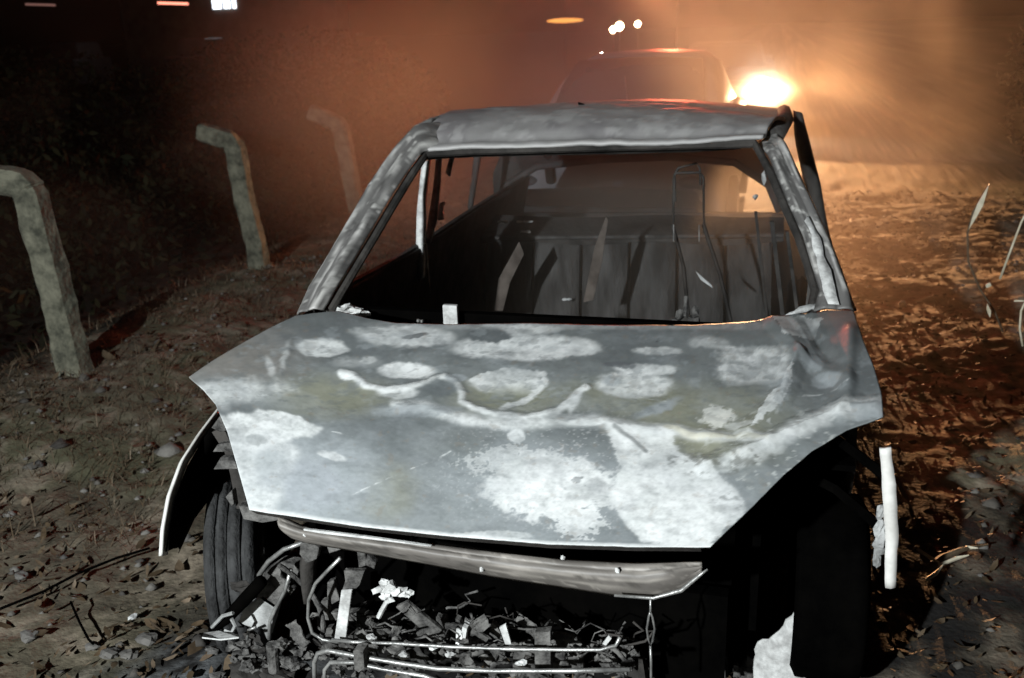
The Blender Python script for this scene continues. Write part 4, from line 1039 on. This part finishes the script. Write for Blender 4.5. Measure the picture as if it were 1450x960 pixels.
def truck():
    hx, hy, hz = HEAD; x0 = hx-.75
    root = empty('truck', (x0, hy+2.5, -.15)); hz += .15; tag(root, 'truck facing the camera with one headlight glaring through the smoke', 'truck')
    mb = MB(); mb.box((0, -1.0, .82), (1.85, 2.6, .55)); mb.box((0, -2.32, .72), (1.85, .12, .30)); mb.build('cab_body', 'truckpaint', root, bevel=.05)
    mb = MB(); mb.box((0, -.3, 1.28), (1.55, 1.5, .5), taper=.82); mb.build('cab_top', 'truckpaint', root, bevel=.08)
    mb = MB(); mb.slab([(-.66, -1.10, 1.10), (.66, -1.10, 1.10)], [(-.58, -.94, 1.46), (.58, -.94, 1.46)], (0, .02, 0)); mb.build('windscreen', 'glass', root)
    mb = MB(); mb.box((0, -2.40, .50), (2.0, .14, .22)); mb.build('bumper', 'rubber', root, bevel=.02)
    for k in range(5):
        mb = MB(); mb.box((0, -2.40, .70+.055*k), (1.0, .03, .025)); mb.build('grille_bar', 'steel', root)
    for k, x in enumerate((-.75, .75)):
        mb = MB(); n = 24; mb.tube([(x, -2.44, hz), (x, -2.38, hz)], [.215, .225], n); h = mb.build('headlight', 'steel', root, True)
        mb = MB(); mb.tube([(x, -2.452, hz), (x, -2.445, hz)], [.19, .205], n); mb.build('lens', emis('headlight_glow' if k else 'headlight_dim', (1, .90, .74), 160 if k else 20), h)
    bx, by, bz = BEACON[0]-x0, BEACON[1]-hy-2.5, BEACON[2]+.15
    mb = MB(); mb.tube([(bx, by, .9), (bx, by, bz-.1)], .02, 6); m_ = mb.build('beacon_mast', 'rubber', root)
    mb = MB(); mb.tube([(bx, by+.16, bz-.12), (bx, by+.16, bz+.06), (bx, by+.16, bz+.10)], [.10, .09, .04], 14); mb.build('red_beacon', emis('red_beacon_glow', (1, .06, .03), 12), m_, True)
    mb = MB(); mb.box((0, 2.0, .85), (1.8, 3.2, .6)); mb.build('load_bed', 'truckpaint', root, bevel=.03)
    for x in (-.88, .88):
        for y in (-1.6, 2.6):
            mb = MB(); mb.tube([(x-.12, y, .42), (x-.1, y, .42), (x+.1, y, .42), (x+.12, y, .42)], [.36, .42, .42, .36], 24); mb.build('wheel', 'rubber', root, True)


truck()


# ---------------------------------------------------------------- far lights along the horizon
def far_lamp(u, v, y, r, col, st, label, name='street_lamp', cat='street lamp', shape=(1, 1, 1)):
    p = at(u, v, y=y); root = empty(name, (p[0], p[1], 0)); tag(root, label, cat)
    mb = MB(); mb.tube([(0, .1, 0), (0, .1, p[2]+.1), (0, 0, p[2]+r*2)], .015, 6); mb.build('pole', 'rubber', root)
    mb = MB(); mb.chunk((0, 0, p[2]), r, .02, 1, 2, shape); mb.build('lamp_head', emis('far_lamp_glow', col, st), root, True)


far_lamp(868, 42, 26, .09, (1, .72, .38), 60, 'farther left lamp of a close pair of lights above the parked car')
far_lamp(877, 37, 27, .12, (1, .72, .38), 60, 'larger right lamp of the close pair of lights above the parked car')
far_lamp(903, 34, 28, .09, (1, .66, .34), 60, 'single small lamp just right of the close pair above the parked car')
far_lamp(852, 77, 24, .05, (1, .7, .5), 40, 'smallest lamp, low, seen just at the parked car\'s roof')
far_lamp(800, 29, 34, .35, (1, .40, .08), 1.6, 'wide orange lamp glowing above the smoke, left of the small lamps', shape=(2., 1, .25))


def far_house():
    p = at(284, 6, y=30)
    root = empty('far_house', (p[0], p[1]+1.5, 0)); tag(root, 'far dark building with one lit white doorway at the top left', 'building')
    mb = MB(); z = p[2]
    mb.box((0, .6, 1.6), (9, 1., 3.6)); mb.build('wall', 'wallm', root)
    mb = MB(); mb.box((0, .07, z+.42), (.95, .04, 1.1)); mb.build('door', emis('doorway_glow', (.85, .92, 1), 4), root)
    for x in (-.05, .32): mb = MB(); mb.box((x, .03, z+.42), (.07, .03, 1.15)); mb.build('door_post', 'rubber', root)
    mb = MB(); mb.poly([(-4.8, -.2, 3.4), (4.8, -.2, 3.4), (4.8, 1.8, 3.9), (-4.8, 1.8, 3.9)], (0, 0, .08)); mb.build('roof', 'wallm', root)


far_house()


def far_vehicle(u, v, y, w, col, st, label):
    p = at(u, v, y=y); root = empty('far_vehicle', (p[0], p[1]+1, 0)); tag(root, label, 'vehicle')
    mb = MB(); mb.box((0, 1.2, .75), (w*1.4, 2.2, .9)); mb.box((0, 1.4, 1.45), (w*1.1, 1.5, .6), taper=.85); mb.build('body', 'truckpaint', root, bevel=.08)
    mb = MB(); mb.box((0, -.02, p[2]), (w, .05, .07), ry=.06); mb.build('light_strip', emis('strip_glow', col, st), root)
    for x in (-w*.5, w*.5):
        for yy in (.5, 1.9): mb = MB(); mb.tube([(x-.1, yy, .3), (x+.1, yy, .3)], .3, 12); mb.build('wheel', 'rubber', root)


far_vehicle(219, 4, 26, 1.1, (1, .30, .2), 2.5, 'far vehicle showing a thin red light strip at the top left')
far_vehicle(28, 6, 27, 1.2, (.6, .3, .25), .3, 'far vehicle with a faint dull light strip in the top left corner')

# ---------------------------------------------------------------- smoke
def smoke():
    mb = MB(); mb.box((.2, 10.2, 2.4), (13.5, 17.8, 5.4)); o = mb.build('smoke', 'soot'); tag(o, 'drifting smoke filling the track behind and above the car', 'smoke', kind='stuff')
    m = bpy.data.materials.new('smoke'); m.use_nodes = True; n = m.node_tree; n.nodes.clear(); L = n.links.new
    out = n.nodes.new('ShaderNodeOutputMaterial'); pv = n.nodes.new('ShaderNodeVolumeScatter'); L(pv.outputs[0], out.inputs['Volume'])
    pv.inputs['Color'].default_value = (.86, .73, .60, 1); pv.inputs['Anisotropy'].default_value = .25
    tc = n.nodes.new('ShaderNodeTexCoord'); mp = n.nodes.new('ShaderNodeMapping'); mp.inputs['Scale'].default_value = (1, .7, 1.2); L(tc.outputs['Object'], mp.inputs[0])
    nz = n.nodes.new('ShaderNodeTexNoise'); nz.inputs['Scale'].default_value = .9; nz.inputs['Detail'].default_value = 3; nz.inputs['Distortion'].default_value = .8
    L(mp.outputs[0], nz.inputs['Vector'])
    mr = n.nodes.new('ShaderNodeMapRange'); mr.interpolation_type = 'SMOOTHSTEP'; mr.inputs['From Min'].default_value = .485; mr.inputs['From Max'].default_value = .60
    mr.inputs['To Min'].default_value = .001; mr.inputs['To Max'].default_value = .027; L(nz.outputs['Fac'], mr.inputs['Value'])
    # thins out over the left verge and the right bank
    sp = n.nodes.new('ShaderNodeSeparateXYZ'); L(tc.outputs['Object'], sp.inputs[0])
    fx = n.nodes.new('ShaderNodeMapRange'); fx.inputs['From Min'].default_value = -5; fx.inputs['From Max'].default_value = -1.2; fx.inputs['To Min'].default_value = .06; L(sp.outputs['X'], fx.inputs['Value'])
    fr = n.nodes.new('ShaderNodeMapRange'); fr.inputs['From Min'].default_value = 3.7; fr.inputs['From Max'].default_value = 1.4; fr.inputs['To Min'].default_value = .05; L(sp.outputs['X'], fr.inputs['Value'])
    m0 = n.nodes.new('ShaderNodeMath'); m0.operation = 'MULTIPLY'; L(fx.outputs[0], m0.inputs[0]); L(fr.outputs[0], m0.inputs[1])
    mu = n.nodes.new('ShaderNodeMath'); mu.operation = 'MULTIPLY'; L(mr.outputs[0], mu.inputs[0]); L(m0.outputs[0], mu.inputs[1])
    fy = n.nodes.new('ShaderNodeMapRange'); fy.inputs['From Min'].default_value = 6; fy.inputs['From Max'].default_value = 13; fy.inputs['To Min'].default_value = 1; fy.inputs['To Max'].default_value = 1.1; L(sp.outputs['Y'], fy.inputs['Value'])
    m9 = n.nodes.new('ShaderNodeMath'); m9.operation = 'MULTIPLY'; L(mu.outputs[0], m9.inputs[0]); L(fy.outputs[0], m9.inputs[1]); mu = m9
    vd = n.nodes.new('ShaderNodeVectorMath'); vd.operation = 'DISTANCE'; L(tc.outputs['Object'], vd.inputs[0]); vd.inputs[1].default_value = (HEAD[0], HEAD[1]-.5, HEAD[2]+.1)
    dn = n.nodes.new('ShaderNodeMapRange'); dn.interpolation_type = 'SMOOTHSTEP'; dn.inputs['From Min'].default_value = .8; dn.inputs['From Max'].default_value = .1
    dn.inputs['To Min'].default_value = 0; dn.inputs['To Max'].default_value = .65; L(vd.outputs['Value'], dn.inputs['Value'])
    ad = n.nodes.new('ShaderNodeMath'); ad.operation = 'ADD'; L(mu.outputs[0], ad.inputs[0]); L(dn.outputs[0], ad.inputs[1])
    v2 = n.nodes.new('ShaderNodeVectorMath'); v2.operation = 'DISTANCE'; L(tc.outputs['Object'], v2.inputs[0]); v2.inputs[1].default_value = (.1, 3.4, 1.1)
    d2 = n.nodes.new('ShaderNodeMapRange'); d2.interpolation_type = 'SMOOTHSTEP'; d2.inputs['From Min'].default_value = 1.7; d2.inputs['From Max'].default_value = .3
    d2.inputs['To Min'].default_value = 0; d2.inputs['To Max'].default_value = .4; L(v2.outputs['Value'], d2.inputs['Value'])
    a2 = n.nodes.new('ShaderNodeMath'); a2.operation = 'ADD'; L(ad.outputs[0], a2.inputs[0]); L(d2.outputs[0], a2.inputs[1])
    v3 = n.nodes.new('ShaderNodeVectorMath'); v3.operation = 'DISTANCE'; L(tc.outputs['Object'], v3.inputs[0]); v3.inputs[1].default_value = (-2.9, 6.2, 1.1)
    d3 = n.nodes.new('ShaderNodeMapRange'); d3.interpolation_type = 'SMOOTHSTEP'; d3.inputs['From Min'].default_value = 1.9; d3.inputs['From Max'].default_value = .2
    d3.inputs['To Min'].default_value = 0; d3.inputs['To Max'].default_value = .20; L(v3.outputs['Value'], d3.inputs['Value'])
    a3 = n.nodes.new('ShaderNodeMath'); a3.operation = 'ADD'; L(a2.outputs[0], a3.inputs[0]); L(d3.outputs[0], a3.inputs[1])
    L(a3.outputs[0], pv.inputs['Density'])
    o.data.materials.clear(); o.data.materials.append(m)


smoke()
